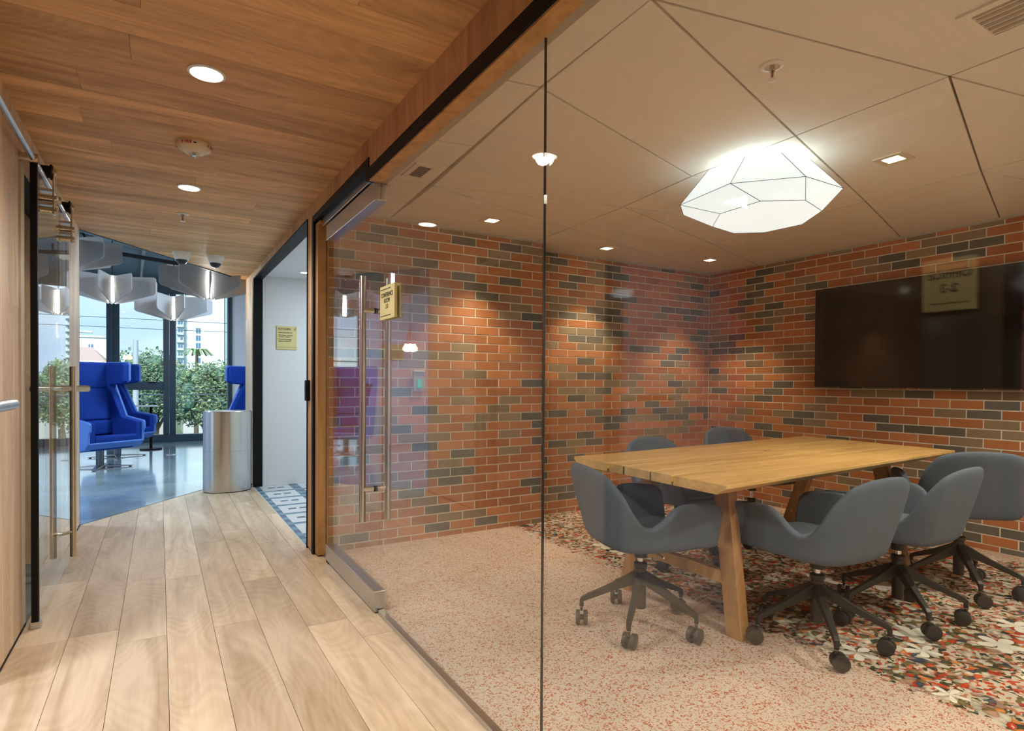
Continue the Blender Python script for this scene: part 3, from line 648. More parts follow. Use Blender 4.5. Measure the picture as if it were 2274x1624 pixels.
# left sliding glass door, track and rollers
SX = -.487
sd = sroot('door_2', 'sliding glass door hung on rollers along the left wall', 'door')
B().box((SX-.005, 3.425, .012), (SX+.005, 4.575, 2.13)).build('pane', gpart, sd)
B().box((SX-.014, 3.405, .03), (SX+.012, 3.432, 2.13)).build('edge_seal', black, sd)
B().box((SX-.02, 3.40, .0), (SX+.02, 3.45, .03)).build('floor_guide', steel, sd, bevel=.002)
B().cyl((-.435, 4.28, .10), (-.435, 4.28, 1.215), .0165, 20).build('handle', brass, sd, smooth=True)
h2 = B().cyl((-.545, 4.17, .08), (-.545, 4.17, 1.215), .0165, 20).build('handle', brass, sd, smooth=True)
for z in (.245,):
    B().cyl((-.545, 4.17, z), (-.435, 4.28, z), .009, 12).build('standoff', brass, h2, smooth=True)
B().cyl((-.60, 4.12, 1.085), (-.37, 4.36, 1.085), .0185, 20).build('cross_bar', brass, sd, smooth=True)
t = thing('sliding_door_track', 'brushed steel tube rail of the sliding door below the oak ceiling', 'rail', (SX, 3.0, 2.13))
B().cyl((SX, 1.0, 2.132), (SX, 4.80, 2.132), .0135, 16).build('tube', steel, t, smooth=True)
for y_ in (1.6, 2.62, 3.38, 4.10):
    B().cyl((-.533, y_, 2.132), (SX+.02, y_, 2.132), .021, 16).build('bracket', brass, t, smooth=True)
def roller(y_, lab):
    t = thing('door_roller', lab, 'roller', (SX, y_, 2.0))
    B().cyl((SX-.022, y_, 2.176), (SX+.022, y_, 2.176), .030, 24).cyl((SX-.028, y_, 2.176), (SX-.021, y_, 2.176), .038, 24).cyl((SX+.021, y_, 2.176), (SX+.028, y_, 2.176), .038, 24).build('wheel', black, t, smooth=True)
    for xs in (SX+.034, SX-.034):
        B().box((xs-.004, y_-.016, 1.965), (xs+.004, y_+.016, 2.205)).build('strap', brass, t, bevel=.002)
    for z in (2.176, 2.045, 1.985):
        B().cyl((SX-.043, y_, z), (SX+.047, y_, z), .017, 16).build('pin', brass, t, smooth=True)
    for zc in (2.008, 2.075): B().box((SX-.03, y_-.02, zc), (SX+.03, y_+.02, zc+.014)).build('clamp', steel, t)
roller(3.72, 'nickel roller hanger at the near corner of the sliding glass door')
roller(4.42, 'nickel roller hanger further along the sliding glass door')
roller(2.35, 'nickel roller hanger cut by the left edge of the picture')
# horizontal pull at left edge of frame
t = thing('wall_pull', 'horizontal brushed steel bar end in front of the left oak boards', 'handle', (-.50, 2.7, 1.05))
B().cyl((-.44, 2.2, 1.052), (-.44, 2.66, 1.052), .019, 20).build('bar', steel, t, smooth=True)
B().cyl((-.533, 2.40, 1.052), (-.44, 2.40, 1.052), .010, 12).build('standoff', steel, t, smooth=True)
# office glazing further back (seen in reflections) and office behind
ow = sroot('window_3', 'black framed office glazing in the left wall', 'window')
B().box((-.56, 1.80, 0), (-.53, 1.83, 2.12)).box((-.56, 2.82, 0), (-.53, 2.85, 2.12)).box((-.56, 1.83, 2.09), (-.53, 2.82, 2.12)).build('frame', black, ow)
B().box((-.55, 1.83, .01), (-.54, 2.82, 2.09)).build('pane', gpart, ow)
d3 = sroot('door_3', 'black framed glass door in the left wall beside the camera', 'door')
B().box((-.57, .79, 0), (-.53, .83, 2.12)).box((-.57, -.9, 2.08), (-.53, .79, 2.12)).build('frame', black, d3)
B().box((-.55, -.9, .01), (-.54, .79, 2.08)).build('pane', gpart, d3)
B().cyl((-.48, .62, .5), (-.48, .62, 1.3), .015, 16).build('handle', steelz, d3, smooth=True)
ofw = pm('office_wall', (.35, .35, .38), .7)
struct('wall_office', B().box((-2.6, -1.6, -.0), (-2.5, 4.7, 2.4)), ofw, 'grey back wall of the office carrying the mural', 'wall').name = 'wall_left.004'
struct('wall_office', B().box((-2.5, 4.62, 0), (-.72, 4.70, 2.4)).box((-2.5, 3.50, 0), (-.70, 3.56, 2.4)).box((-2.5, -1.7, 0), (5, -1.6, 2.4)), pm('office_wall', (.35, .35, .38), .7), 'grey walls of the office behind the left wall', 'wall').name = 'wall_left.003'
struct('ceiling_office', B().box((-2.6, -1.7, 2.32), (-.6, 4.7, 2.4)).box((-.6, -1.7, 2.42), (.93, -1.5, 2.5)), white, 'white office ceiling', 'ceiling').name = 'ceiling.004'
struct('floor_office', B().box((-2.5, -1.6, -.03), (-.533, 4.62, 0)), pm('office_floor', (.22, .2, .19), .8), 'grey office carpet', 'floor').name = 'floor.005'
mu, N, L = nt('mural_print'); b = N['Principled BSDF']; tcn = N.new('ShaderNodeTexCoord'); n1 = N.new('ShaderNodeTexNoise'); n1.inputs['Scale'].default_value = 3.2; n1.inputs['Detail'].default_value = 5; n1.inputs['Distortion'].default_value = 1.2
crn = N.new('ShaderNodeValToRGB'); E_ = crn.color_ramp.elements
while len(E_) < 6: E_.new(.5)
for q, (pp, cc) in zip(E_, [(.30, (.01, .01, .05)), (.40, (.02, .04, .30)), (.47, (.50, .01, .04)), (.53, (.75, .25, .30)), (.60, (.35, .02, .25)), (.70, (.02, .06, .4))]): q.position = pp; q.color = (*cc, 1)
L.new(tcn.outputs['Object'], n1.inputs['Vector']); L.new(n1.outputs['Fac'], crn.inputs[0]); L.new(crn.outputs[0], b.inputs['Base Color'])
tag(B().box((-2.498, 1.2, .3), (-2.47, 3.45, 2.2)).build('mural_panel', mu), 'colourful abstract mural on the wall of the office behind the left wall', 'mural')
tag(B().box((-.80, 4.60, .25), (-.74, 4.618, 1.5)).build('colour_strip', mu), 'narrow blue and magenta panel glimpsed behind the sliding door edge', 'panel')
t = thing('office_sign', 'yellow sign reading OFFICE 2-3 on the dark oak boards, seen mirrored in the glass', 'sign', (-.52, .98, 1.49))
pl = B().box((-.533, .90, 1.40), (-.520, 1.065, 1.585)).build('plate', signm, t, bevel=.002)
text('lettering', 'OFFICE', ink, pl, .042, (-.5190, .982, 1.515), (0, 1, 0), (0, 0, 1), bold=.001); text('lettering', '2-3', ink, pl, .042, (-.5190, .982, 1.465), (0, 1, 0), (0, 0, 1), bold=.001)
for z in (1.565, 1.425): B().box((-.5205, .925, z), (-.5190, 1.04, z+.003)).build('rule', ink, pl)

# ================================================================== MEETING TABLE
TC = [(1.868, 1.505), (1.896, 2.509), (4.175, 2.654), (4.093, 1.646)]       # near-left, far-left, far-right, near-right
t = thing('meeting_table', 'long oak plank meeting table on A-shaped legs', 'table', (3.0, 2.08, 0))
def tp(u, v):
    a = [TC[0][i]*(1-v)+TC[1][i]*v for i in (0, 1)]; b_ = [TC[3][i]*(1-v)+TC[2][i]*v for i in (0, 1)]
    return (a[0]*(1-u)+b_[0]*u, a[1]*(1-u)+b_[1]*u)
TZ = .745
segs = [0, .285, .42, .60, .715, 1.0]
for i, (a, b_) in enumerate(zip(segs[:-1], segs[1:])):
    g = .0048; bb = B(); va, vb = a+(g if i else 0), b_-(g if i < 4 else 0)
    top = [tp(0, va), tp(1, va), tp(1, vb), tp(0, vb)]
    und = .022; ua, ub = (va if i else .05), (vb if i < 4 else .95)
    bot = [tp(0, ua), tp(1, ua), tp(1, ub), tp(0, ub)]
    zb_ = TZ-.042
    bb.add([(x, y_, TZ) for x, y_ in top]+[(x, y_, TZ-.014) for x, y_ in top]+[(x, y_, zb_) for x, y_ in bot],
           [(0, 1, 2, 3), (0, 4, 5, 1), (1, 5, 6, 2), (2, 6, 7, 3), (3, 7, 4, 0), (4, 8, 9, 5), (5, 9, 10, 6), (6, 10, 11, 7), (7, 11, 8, 4), (11, 10, 9, 8)])
    bb.build('plank', teak, t, bevel=.0015, seg=1)
for v in segs[1:-1]:
    p0, p1 = tp(.004, v), tp(.996, v); B().bar((*p0, TZ-.018), (*p1, TZ-.018), .014, .028).build('joint', blackm, t)
inl = pm('inlay_wood', (.75, .47, .12), .4)
for v in (.285, .715): 
    x, y_ = tp(0, v); B().box((x-.003, y_-.010, TZ-.026), (x+.02, y_+.010, TZ-.003)).build('spline', inl, t)
x, y_ = tp(0, .60); B().box((x-.0015, y_-.006, TZ-.04), (x+.01, y_+.0, TZ-.002)).build('crack', blackm, t)
x, y_ = tp(.52, .60); B().box((x-.02, y_-.006, TZ-.001), (x+.04, y_+.004, TZ+.0006)).build('knot', blackm, t)
for xt, yn, yf, yb0, yb1 in ((2.215, 1.80, 2.24, 1.715, 2.44), (3.80, 1.93, 2.34, 1.785, 2.58)):
    zt = TZ-.042
    for y0, y1 in ((yb0, yn), (yb1, yf)):
        B().hull8([(xt-.028, y0-.043, 0.004), (xt+.028, y0-.043, 0.004), (xt+.028, y0+.043, 0.004), (xt-.028, y0+.043, 0.004),
                   (xt-.028, y1-.043, zt), (xt+.028, y1-.043, zt), (xt+.028, y1+.043, zt), (xt-.028, y1+.043, zt)]).build('leg', teak_z, t, bevel=.004)
    q = .255/zt
    B().box((xt-.02, yb0+(yn-yb0)*q, .228), (xt+.02, yb1+(yf-yb1)*q, .285)).build('stretcher', teak, t, bevel=.003)
    B().box((xt-.035, yn-.05, zt-.05), (xt+.035, yf+.05, zt)).build('top_rail', teak_z, t, bevel=.003)
    B().cyl((xt-.0285, yb1+(yf-yb1)*q, .257), (xt-.029, yb1+(yf-yb1)*q, .257), .012, 14).build('plug', inl, t)

# ================================================================== SWIVEL CHAIRS
def make_chair(name, label, cat, group):
    t = thing(name, label, cat, (0, 0, 0), group)
    # upholstered shell: one surface swept round the seat (x forward, y left)
    def plan(s):            # s 0..1: right front -> back -> left front ; returns outline point and rim height
        def side(x): return .29-.018*max(0, (x+.05))/.3
        Q = [(.262, -.266, .570), (.228, -.276, .606), (.12, -.288, .618), (.045, -.292, .616), (.0, -.292, .594), (-.045, -.292, .545), (-.09, -.289, .514), (-.135, -.281, .518),
             (-.178, -.268, .572), (-.215, -.246, .660), (-.246, -.200, .732), (-.264, -.11, .760), (-.271, 0, .767)]
        P = [(x, y_) for x, y_, z in Q]; Z = [z for x, y_, z in Q]
        P2 = P+[(x, -y_) for x, y_ in P[-2::-1]]; Z2 = Z+Z[-2::-1]
        f = s*(len(P2)-1); k = min(int(f), len(P2)-2); q = f-k
        return tuple(P2[k][i]*(1-q)+P2[k+1][i]*q for i in (0, 1)), Z2[k]*(1-q)+Z2[k+1]*q
    NS, NT = 48, 11; V = []; F = []
    for i in range(NS+1):
        (ox, oy), zr = plan(i/NS)
        ax = min(max(ox, -.10), .26); base = (ax, 0.)
        for j in range(NT+1):
            q = j/NT
            th = q*math.pi/2*1.0
            # quick turn from seat to wall
            if q < .36: a = .86*q/.36; z = .402
            elif q < .64: h = (q-.36)/.28*math.pi/2; a = .86+.14*math.sin(h); z = .402+.045*(1-math.cos(h))
            else: a = 1.; z = .447+(zr-.447)*((q-.64)/.36)
            back = max(0, (-ox-.05))/.235; back = min(1, back)
            lean = (z-.44)*(.26*back+.03)
            k0 = .80+.06*back if False else .86
            x = base[0]+(ox*k0-base[0])*a if ox < .22 else base[0]+(ox-base[0])*a
            y_ = oy*k0*a if True else 0
            x -= lean*(1 if back > 0 else 0)*(1.0 if ox < 0 else 0); y_ *= 1+.17*max(0, (z-.46))/.15 if z < .61 else 1.17
            pass
            V.append((x, y_, z))
    W = NT+1
    for i in range(NS):
        for j in range(NT): F.append((i*W+j, (i+1)*W+j, (i+1)*W+j+1, i*W+j+1))
    bb = B().add(V, F); me = bb.build('shell', fabric, t, smooth=False)
    bm = bmesh.new(); bm.from_mesh(me.data); bmesh.ops.remove_doubles(bm, verts=bm.verts, dist=.002); bmesh.ops.recalc_face_normals(bm, faces=bm.faces); bm.to_mesh(me.data); bm.free()
    for p in me.data.polygons: p.use_smooth = True
    md = me.modifiers.new('solid', 'SOLIDIFY'); md.thickness = .036; md.offset = -1 ; md.use_even_offset = False
    me.modifiers.new('subdivision', 'SUBSURF').levels = 1; me.modifiers[-1].render_levels = 2
    # seat cushion pad
    cu = B(); nn_ = 28; ring = []
    for k, (sc_, z) in enumerate(((.0, .474), (.55, .474), (.9, .468), (1.0, .455), (.98, .442))):
        for i in range(nn_):
            a = 2*math.pi*i/nn_; c_, s_ = math.cos(a), math.sin(a); e_ = .55
            cu.v.append((.015+.235*sc_*math.copysign(abs(c_)**e_, c_), .222*sc_*math.copysign(abs(s_)**e_, s_), z))
    for k in range(4):
        for i in range(nn_): cu.f.append((k*nn_+i, k*nn_+(i+1) % nn_, (k+1)*nn_+(i+1) % nn_, (k+1)*nn_+i)); cu.mi.append(0)
    cu.build('seat_pad', fabric, t, smooth=True)
    B().lathe((0, 0, 0), [(.030, .325), (.034, .36), (.045, .385), (.105, .396), (.105, .402)], 24).build('seat_mount', char, t, smooth=True)
    B().cyl((0, 0, .20), (0, 0, .335), .0145, 20).build('gas_piston', chrome, t, smooth=True)
    B().lathe((0, 0, 0), [(.022, .085), (.026, .088), (.026, .275), (.031, .28), (.031, .297), (.024, .302)], 24).build('column', char, t, smooth=True)
    B().tube([(.02, -.03, .385), (.0, -.20, .375)], .004, 8).build('lever', chrome, t, smooth=True)
    for k in range(5):
        a = 2*math.pi*k/5; c_, s_ = math.cos(a), math.sin(a)
        leg = B()
        def sec(r_, z, w_, h_): return [(r_*c_-s_*w_*q, r_*s_+c_*w_*q, z+h_*p_) for q, p_ in ((-1, -1), (1, -1), (1, 1), (-1, 1))]
        S = [sec(.018, .232, .016, .030), sec(.13, .180, .014, .017), sec(.262, .122, .011, .012), sec(.278, .108, .011, .014)]
        vs = sum(S, []); fs = [(3, 2, 1, 0), (12, 13, 14, 15)]
        for m_ in range(3):
            for q in range(4): fs.append((m_*4+q, m_*4+(q+1) % 4, (m_+1)*4+(q+1) % 4, (m_+1)*4+q))
        leg.add(vs, fs); leg.cyl((.272*c_, .272*s_, .118), (.272*c_, .272*s_, .083), .010, 12)
        lg_ = leg.build('leg', char, t, bevel=.002)
        rt = rnd.uniform(0, 6.28)
        cc = math.cos(rt); ss = math.sin(rt); px_, py_ = .272*c_+cc*.012, .272*s_+ss*.012
        ca = B()
        for sg in (-1, 1):
            p0 = Vector((px_-ss*.009*sg, py_+cc*.009*sg, .0365)); p1 = Vector((px_-ss*.027*sg, py_+cc*.027*sg, .0365)); ca.cyl(p0, p1, .033, 22)
        ca.cyl((px_-ss*.02, py_+cc*.02, .0365), (px_+ss*.02, py_-cc*.02, .0365), .012, 12).cyl((.272*c_, .272*s_, .088), (.272*c_, .272*s_, .062), .007, 10)
        ca.build('caster', rubber, lg_, smooth=True, bevel=.004)
        B().cyl((.272*c_, .272*s_, .0815), (.272*c_, .272*s_, .087), .0085, 12).build('ring', chrome, lg_, smooth=True)
    return t
G = 'blue grey swivel chairs around the oak table'
c0 = make_chair('swivel_chair', 'blue grey swivel chair at the left end of the table, its back to the glass', 'chair', G)
# base rotation is fixed by the facing; small offsets per chair
c0.location = (1.925, 2.03, .004); c0.rotation_euler = (0, 0, R(-14))
def spin(root, deg):
    for k in root.children:
        if k.name.split('.')[0] == 'leg': k.rotation_euler = (0, 0, R(deg))
for x, y_, a, sp_, lab in ((2.485, 1.515, 88, -5.5, 'blue grey swivel chair nearest the camera in the front row, tucked under the table'),
                      (3.11, 1.485, 92, -5, 'blue grey swivel chair in the middle of the front row'),
                      (3.79, 1.50, 42, 35, 'blue grey swivel chair at the right edge of the picture, back turned to the camera'),
                      (2.85, 2.66, -92, 10, 'blue grey swivel chair behind the left half of the table, only its back top clear'),
                      (3.70, 2.76, -98, 25, 'blue grey swivel chair in the back corner, standing furthest from the glass')):
    q_ = copy_tree(c0, (x, y_, .004), R(a), lab); spin(q_, sp_)
    if x > 3.6:                                   # seats raised on their gas lifts
        for k in q_.children:
            if k.name.split('.')[0] in ('shell', 'seat_pad', 'seat_mount', 'gas_piston', 'lever'): k.location.z += .032
spin(c0, 14.7)

# ================================================================== TELEVISION, OUTLETS
t = thing('television', 'large black wall mounted television on the brick wall', 'television', (4.82, 2.25, 1.52))
bz = B().box((4.80, 1.50, 1.112), (4.828, 2.972, 1.938)).build('bezel', tvbez, t, bevel=.003)
B().box((4.7985, 1.508, 1.122), (4.801, 2.964, 1.932)).build('screen', tvscr, t)
B().box((4.828, 1.9, 1.3), (4.870, 2.6, 1.8)).build('bracket', black, t)
B().box((4.797, 2.225, 1.107), (4.815, 2.25, 1.113)).build('badge', chrome, bz)
t = thing('wall_outlet', 'white double socket low on the television wall behind the table', 'socket', (4.86, 2.39, .44))
B().box((4.855, 2.30, .37), (4.868, 2.46, .50)).build('cover_plate', wplast, t, bevel=.003)
for dy in (-.04, .04): B().box((4.853, 2.38+dy-.022, .39), (4.8555, 2.38+dy+.022, .48)).build('outlet_face', pm('socket_face', (.6, .6, .6), .5), t)
t = thing('exit_button', 'clear box with a green PUSH TO EXIT button on the brick wall', 'button', (1.58, 3.92, 1.14))
B().box((1.545, 3.925, 1.07), (1.625, 3.938, 1.215)).build('back_plate', pm('clear_grey', (.42, .42, .42), .3), t, bevel=.003)
B().box((1.570, 3.918, 1.095), (1.605, 3.926, 1.155)).build('button_face', green, t, bevel=.002)
for k, s_ in enumerate(('PUSH', 'TO', 'EXIT')): text('lettering', s_, wplast, t, .014, (1.5875, 3.9175, 1.138-.016*k), (1, 0, 0), (0, 0, 1))
B().box((1.543, 3.915, 1.210), (1.627, 3.938, 1.22)).build('lid', wplast, t)
t = thing('card_reader', 'black card reader on the post between kitchen and meeting room', 'reader', (.85, 4.09, 1.07))
B().box((.838, 4.06, 1.005), (.865, 4.115, 1.145)).build('body', black, t, bevel=.006)
B().box((.836, 4.072, 1.075), (.839, 4.103, 1.12)).build('pad', pm('reader_pad', (.06, .06, .07), .2), t)

# ================================================================== CEILING FITTINGS
def round_light(x, y_, z, r_, lab, em, group=None):
    t = thing('ceiling_downlight', lab, 'downlight', (x, y_, z), group)
    B().lathe((x, y_, z), [(r_, -.0), (r_, -.006), (r_*.86, -.009), (r_*.84, -.004), (r_*.84, 0.0)], 40).build('trim_ring', wplast, t, smooth=True)
    B().lathe((x, y_, z), [(.001, -.0060), (r_*.83, -.0060), (r_*.83, -.0045)], 32).build('diffuser', em, t)
    return t
round_light(.155, 2.525, CZ, .066, 'round downlight in the oak ceiling nearest the camera', emis_r)
round_light(.155, 4.07, CZ, .066, 'round downlight in the oak ceiling further along the corridor', emis_r)
round_light(.155, .95, CZ, .066, 'round downlight in the oak ceiling above the picture', emis_r)
round_light(2.985, 2.72, ZR, .045, 'unlit round ceiling fitting beside the faceted lamp', wplast)
round_light(1.30, 6.36, 2.27, .05, 'round downlight in the white kitchen ceiling', emis_r)
lg = 'square warm downlights of the meeting room'
for (x, y_, f), lab, an in zip(SQ, ('square downlight over the brick alcove at the left', 'square downlight over the middle of the far brick wall', 'square downlight in the far corner above the bricks', 'square downlight right of the faceted lamp'), (8, 8, 8, 12)):
    t = thing('square_downlight', lab, 'downlight', (x, y_, ZR), lg); s_ = .068; b2 = B()
    b2.box((x-s_, y_-s_, ZR-.006), (x+s_, y_-s_*.58, ZR+.0)).box((x-s_, y_+s_*.58, ZR-.006), (x+s_, y_+s_, ZR)).box((x-s_, y_-s_*.58, ZR-.006), (x-s_*.58, y_+s_*.58, ZR)).box((x+s_*.58, y_-s_*.58, ZR-.006), (x+s_, y_+s_*.58, ZR))
    b2.build('bezel', cream, t); B().box((x-s_*.56, y_-s_*.56, ZR-.004), (x+s_*.56, y_+s_*.56, ZR-.001)).build('diffuser', emis_w, t)
def grille(x0, x1, y0, y1, z, lab, n, along, mat, dark):
    t = thing('air_grille', lab, 'vent', ((x0+x1)/2, (y0+y1)/2, z)); m_ = .028
    B().box((x0, y0, z-.008), (x1, y0+m_, z)).box((x0, y1-m_, z-.008), (x1, y1, z)).box((x0, y0+m_, z-.008), (x0+m_, y1-m_, z)).box((x1-m_, y0+m_, z-.008), (x1, y1-m_, z)).build('frame', mat, t)
    B().box((x0+m_, y0+m_, z-.002), (x1-m_, y1-m_, z-.0005)).build('void', dark, t)
    for k in range(n):
        q = (k+.5)/n
        if along == 'x': yy = y0+m_+(y1-y0-2*m_)*q; B().hull8([(x0+m_, yy-.010, z-.010), (x1-m_, yy-.010, z-.010), (x1-m_, yy-.007, z-.010), (x0+m_, yy-.007, z-.010), (x0+m_, yy+.004, z-.002), (x1-m_, yy+.004, z-.002), (x1-m_, yy+.007, z-.002), (x0+m_, yy+.007, z-.002)]).build('slat', mat, t)
        else: xx = x0+m_+(x1-x0-2*m_)*q; B().box((xx-.002, y0+m_, z-.010), (xx+.002, y1-m_, z-.002)).build('slat', mat, t)
    return t
grille(1.135, 1.262, 2.855, 3.085, ZR, 'small air grille in the ceiling beside the top of the glass', 7, 'x', panel, blackm)
g2 = grille(2.10, 2.33, .44, .86, ZR, 'air grille at the top right corner of the picture', 6, 'y', panel, recess)
def sprinkler(x, y_, z, lab):
    t = thing('sprinkler', lab, 'sprinkler', (x, y_, z))
    B().lathe((x, y_, z), [(.040, 0), (.040, -.004), (.026, -.008), (.022, -.002), (.01, -.002)], 28).build('escutcheon', wplast, t, smooth=True)
    B().cyl((x, y_, z), (x, y_, z-.022), .009, 14).build('stem', brass, t, smooth=True)
    B().tube([(x-.009, y_, z-.018), (x-.009, y_, z-.04), (x, y_, z-.052)], .002, 6).tube([(x+.009, y_, z-.018), (x+.009, y_, z-.04), (x, y_, z-.052)], .002, 6).build('yoke', wplast, t)
    B().cyl((x, y_, z-.022), (x, y_, z-.048), .0025, 8).build('bulb', redcord, t)
    B().lathe((x, y_, z), [(.019, -.052), (.019, -.0535), (.004, -.055)], 20).build('deflector', wplast, t)
sprinkler(1.866, 1.325, ZR, 'sprinkler head in the meeting room ceiling'); sprinkler(.142, 4.75, CZ, 'sprinkler head in the oak ceiling'); sprinkler(2.06, 3.35-.4, ZR, 'sprinkler head near the brick alcove') if False else None
def alarm(x, y_, z, lab, txt):
    t = thing('fire_alarm', lab, 'fire alarm', (x, y_, z))
    B().lathe((x, y_, z), [(.078, 0), (.080, -.012), (.074, -.026), (.052, -.040), (.030, -.044)], 40).build('housing', cream, t, smooth=True)
    B().lathe((x, y_, z), [(.052, -.0395), (.048, -.0435), (.047, -.0415)], 36).build('ring', wplast, t, smooth=True)
    B().lathe((x, y_, z), [(.024, -.042), (.024, -.050), (.017, -.062), (.006, -.067)], 24).build('strobe_lens', glens, t, smooth=True)
    B().box((x-.008, y_-.010, z-.058), (x+.008, y_+.010, z-.043)).build('strobe', chrome, t)
    if txt:
        for a in (R(-118+0), R(-28), R(62), R(152)):
            for k, ch in enumerate('FIRE'):
                b_ = a+(k-1.5)*.165; n_ = Vector((math.cos(b_), math.sin(b_), 0)); xd = Vector((-math.sin(b_), math.cos(b_), 0))
                text('lettering', ch, redink, t, .019, Vector((x, y_, z-.022))+n_*.0795, xd, (-.25*n_.x, -.25*n_.y, .968) if False else (0, 0, 1), bold=.0006)
        B().box((x-.006, y_-.081, z-.02), (x+.006, y_-.078, z-.015)).build('slot', black, t)
    return t
alarm(.149, 3.323, CZ, 'round cream fire alarm with red FIRE lettering on the oak ceiling', True)
alarm(.22, 11.0, 3.0, 'white round alarm under the dark lounge ceiling behind the dome camera', False).scale = (1.5, 1.5, 1.5)
def dome(x, y_, z, lab):
    t = thing('dome_camera', lab, 'camera', (x, y_, z), 'white dome cameras on the oak ceiling')
    B().lathe((x, y_, z), [(.075, 0), (.075, -.012), (.072, -.022), (.056, -.068), (.050, -.072)], 36).build('housing', wplast, t, smooth=True)
    B().lathe((x, y_, z), [(.050, -.068), (.046, -.086), (.033, -.103), (.012, -.112)], 28).build('lens_dome', pm('smoked_dome', (.015, .018, .025), .08), t, smooth=True)
dome(.176, 6.17, CZ, 'white dome camera at the left of the pair near the ceiling edge'); dome(.452, 6.18, CZ, 'white dome camera at the right of the pair near the oak wall')

# faceted pendant lamp
t = thing('faceted_lamp', 'white faceted gem-shaped lamp glowing under the meeting room ceiling', 'lamp', (2.62, 1.9, 2.12))
lampm, N, L = nt('lamp_shade'); b = N['Principled BSDF']; b.inputs['Base Color'].default_value = (.85, .9, .9, 1); b.inputs['Roughness'].default_value = .6
b.inputs['Emission Color'].default_value = (.86, .97, 1, 1); b.inputs['Emission Strength'].default_value = .38
low = [(2.396, 1.985), (2.388, 1.75), (2.55, 1.632), (2.775, 1.69), (2.92, 1.885), (2.90, 2.10), (2.77, 2.20), (2.56, 2.17)]
mid = [(2.345, 2.20), (2.29, 1.84), (2.50, 1.60), (2.80, 1.60), (3.02, 1.86), (3.0, 2.16), (2.80, 2.31), (2.50, 2.32)]
top = [(2.42, 2.08), (2.42, 1.86), (2.52, 1.74), (2.72, 1.72), (2.86, 1.88), (2.85, 2.08), (2.75, 2.15), (2.55, 2.16)]
zl, zm, zt = 1.985, 2.075, 2.235; bb = B(); n = 8
vs = [(x, y_, zl) for x, y_ in low]+[(x, y_, zm) for x, y_ in mid]+[(x, y_, zt) for x, y_ in top]
fs = [tuple(range(n))[::-1]]+[(i, (i+1) % n, n+(i+1) % n, n+i) for i in range(n)]+[(n+i, n+(i+1) % n, 2*n+(i+1) % n, 2*n+i) for i in range(n)]+[tuple(range(2*n, 3*n))]
bb.add(vs, fs).build('shade', lampm, t)
B().prism([(2.655+.13*math.cos(a*.524), 1.93+.13*math.sin(a*.524)) for a in range(12)], 2.236, 2.25).build('upper_glow', pm('upper_glow', (1, 1, 1), .5, emit=(.82, .97, 1), es=9), t)
wires = B()
def wr_(a, b_): wires.cyl(a, b_, .0014, 5)
for i in range(n):
    j = (i+1) % n; wr_(vs[i], vs[j]); wr_(vs[n+i], vs[n+j]); wr_(vs[i], vs[n+i]); wr_(vs[n+i], vs[2*n+i])
wires.build('frame_wire', pm('wire_dark', (.05, .06, .06), .5), t)
B().cyl((2.66, 1.93, 2.235), (2.66, 1.93, 2.27), .05, 20).build('ceiling_rose', wplast, t)

# ================================================================== KITCHEN SIGN, BIN
t = thing('kitchen_sign', 'yellow sign headed KITCHEN with small rules text on the white kitchen wall', 'sign', (1.2, 6.79, 1.6))
pl = B().box((1.092, 6.788, 1.482), (1.303, 6.800, 1.736)).build('plate', signm, t, bevel=.0015)
ty = 6.7872
text('lettering', 'KITCHEN', ink, pl, .031, (1.108, ty, 1.694), (1, 0, 0), (0, 0, 1), 'LEFT', bold=.0004)
for k, (s_, z) in enumerate((('- Please clean up after use.', 1.661), ('- Please dispose of all trash', 1.633), ('  in proper receptacles.', 1.616), ('- Do not leave operating', 1.586), ('  appliances unattended.', 1.568))):
    text('lettering', s_, ink, pl, .0138, (1.106, ty, z), (1, 0, 0), (0, 0, 1), 'LEFT', bold=.0004)
em = B()
for dx, dz in ((0, .0), (.009, .009), (.009, -.009)): em.bar((1.279+dx-.007, ty, 1.704+dz), (1.279+dx, ty, 1.704+dz+.007), .0015, .002).bar((1.279+dx, ty, 1.704+dz+.007), (1.279+dx+.005, ty, 1.704+dz), .0015, .002).bar((1.279+dx-.007, ty, 1.704+dz), (1.279+dx, ty, 1.704+dz-.007), .0015, .002)
em.build('emblem', ink, pl)
arcs = B(); 
for i in range(7):
    cx_ = 1.11+i*.029
    for r_ in (.013, .008):
        pts = [(cx_+r_*math.cos(a), ty, 1.498+r_*math.sin(a)) for a in [math.pi*k/8 for k in range(9)]]
        arcs.tube(pts, .0006, 4)
arcs.build('arc_band', pm('sign_dark_yellow', (.42, .37, .15), .5), pl)
# oval bin
t = thing('oval_bin', 'tall oval brushed steel bin at the end of the oak floor', 'bin', (.605, 6.72, 0))
def oval(b_, rx, ry, z0, z1, n=56, cap=True):
    vs = []; 
    for z in (z0, z1):
        for i in range(n):
            a = 2*math.pi*i/n; vs.append((.605+rx*math.cos(a), 6.72+ry*math.sin(a), z))
    fs = [(i, (i+1) % n, n+(i+1) % n, n+i) for i in range(n)]
    if cap: fs += [tuple(range(n))[::-1], tuple(range(n, 2*n))]
    return b_.add(vs, fs)
oval(B(), .228, .170, .008, .418).build('lower_body', steelz, t, smooth=True)
oval(B(), .2285, .1705, .420, .818).build('upper_body', steelz, t, smooth=True)
oval(B(), .222, .164, .0, .010).build('foot', black, t); oval(B(), .225, .167, .417, .421).build('seam', pm('seam', (.35, .34, .33), .4, 1), t)
oval(B(), .220, .162, .818, .826).build('lid', steel, t, bevel=.002)
for dx in (-.10, .10): B().cyl((.605+dx, 6.72, .8262), (.605+dx, 6.72, .8275), .062, 28).build('opening', pm('bin_hole', (.10, .10, .10), .4), t)
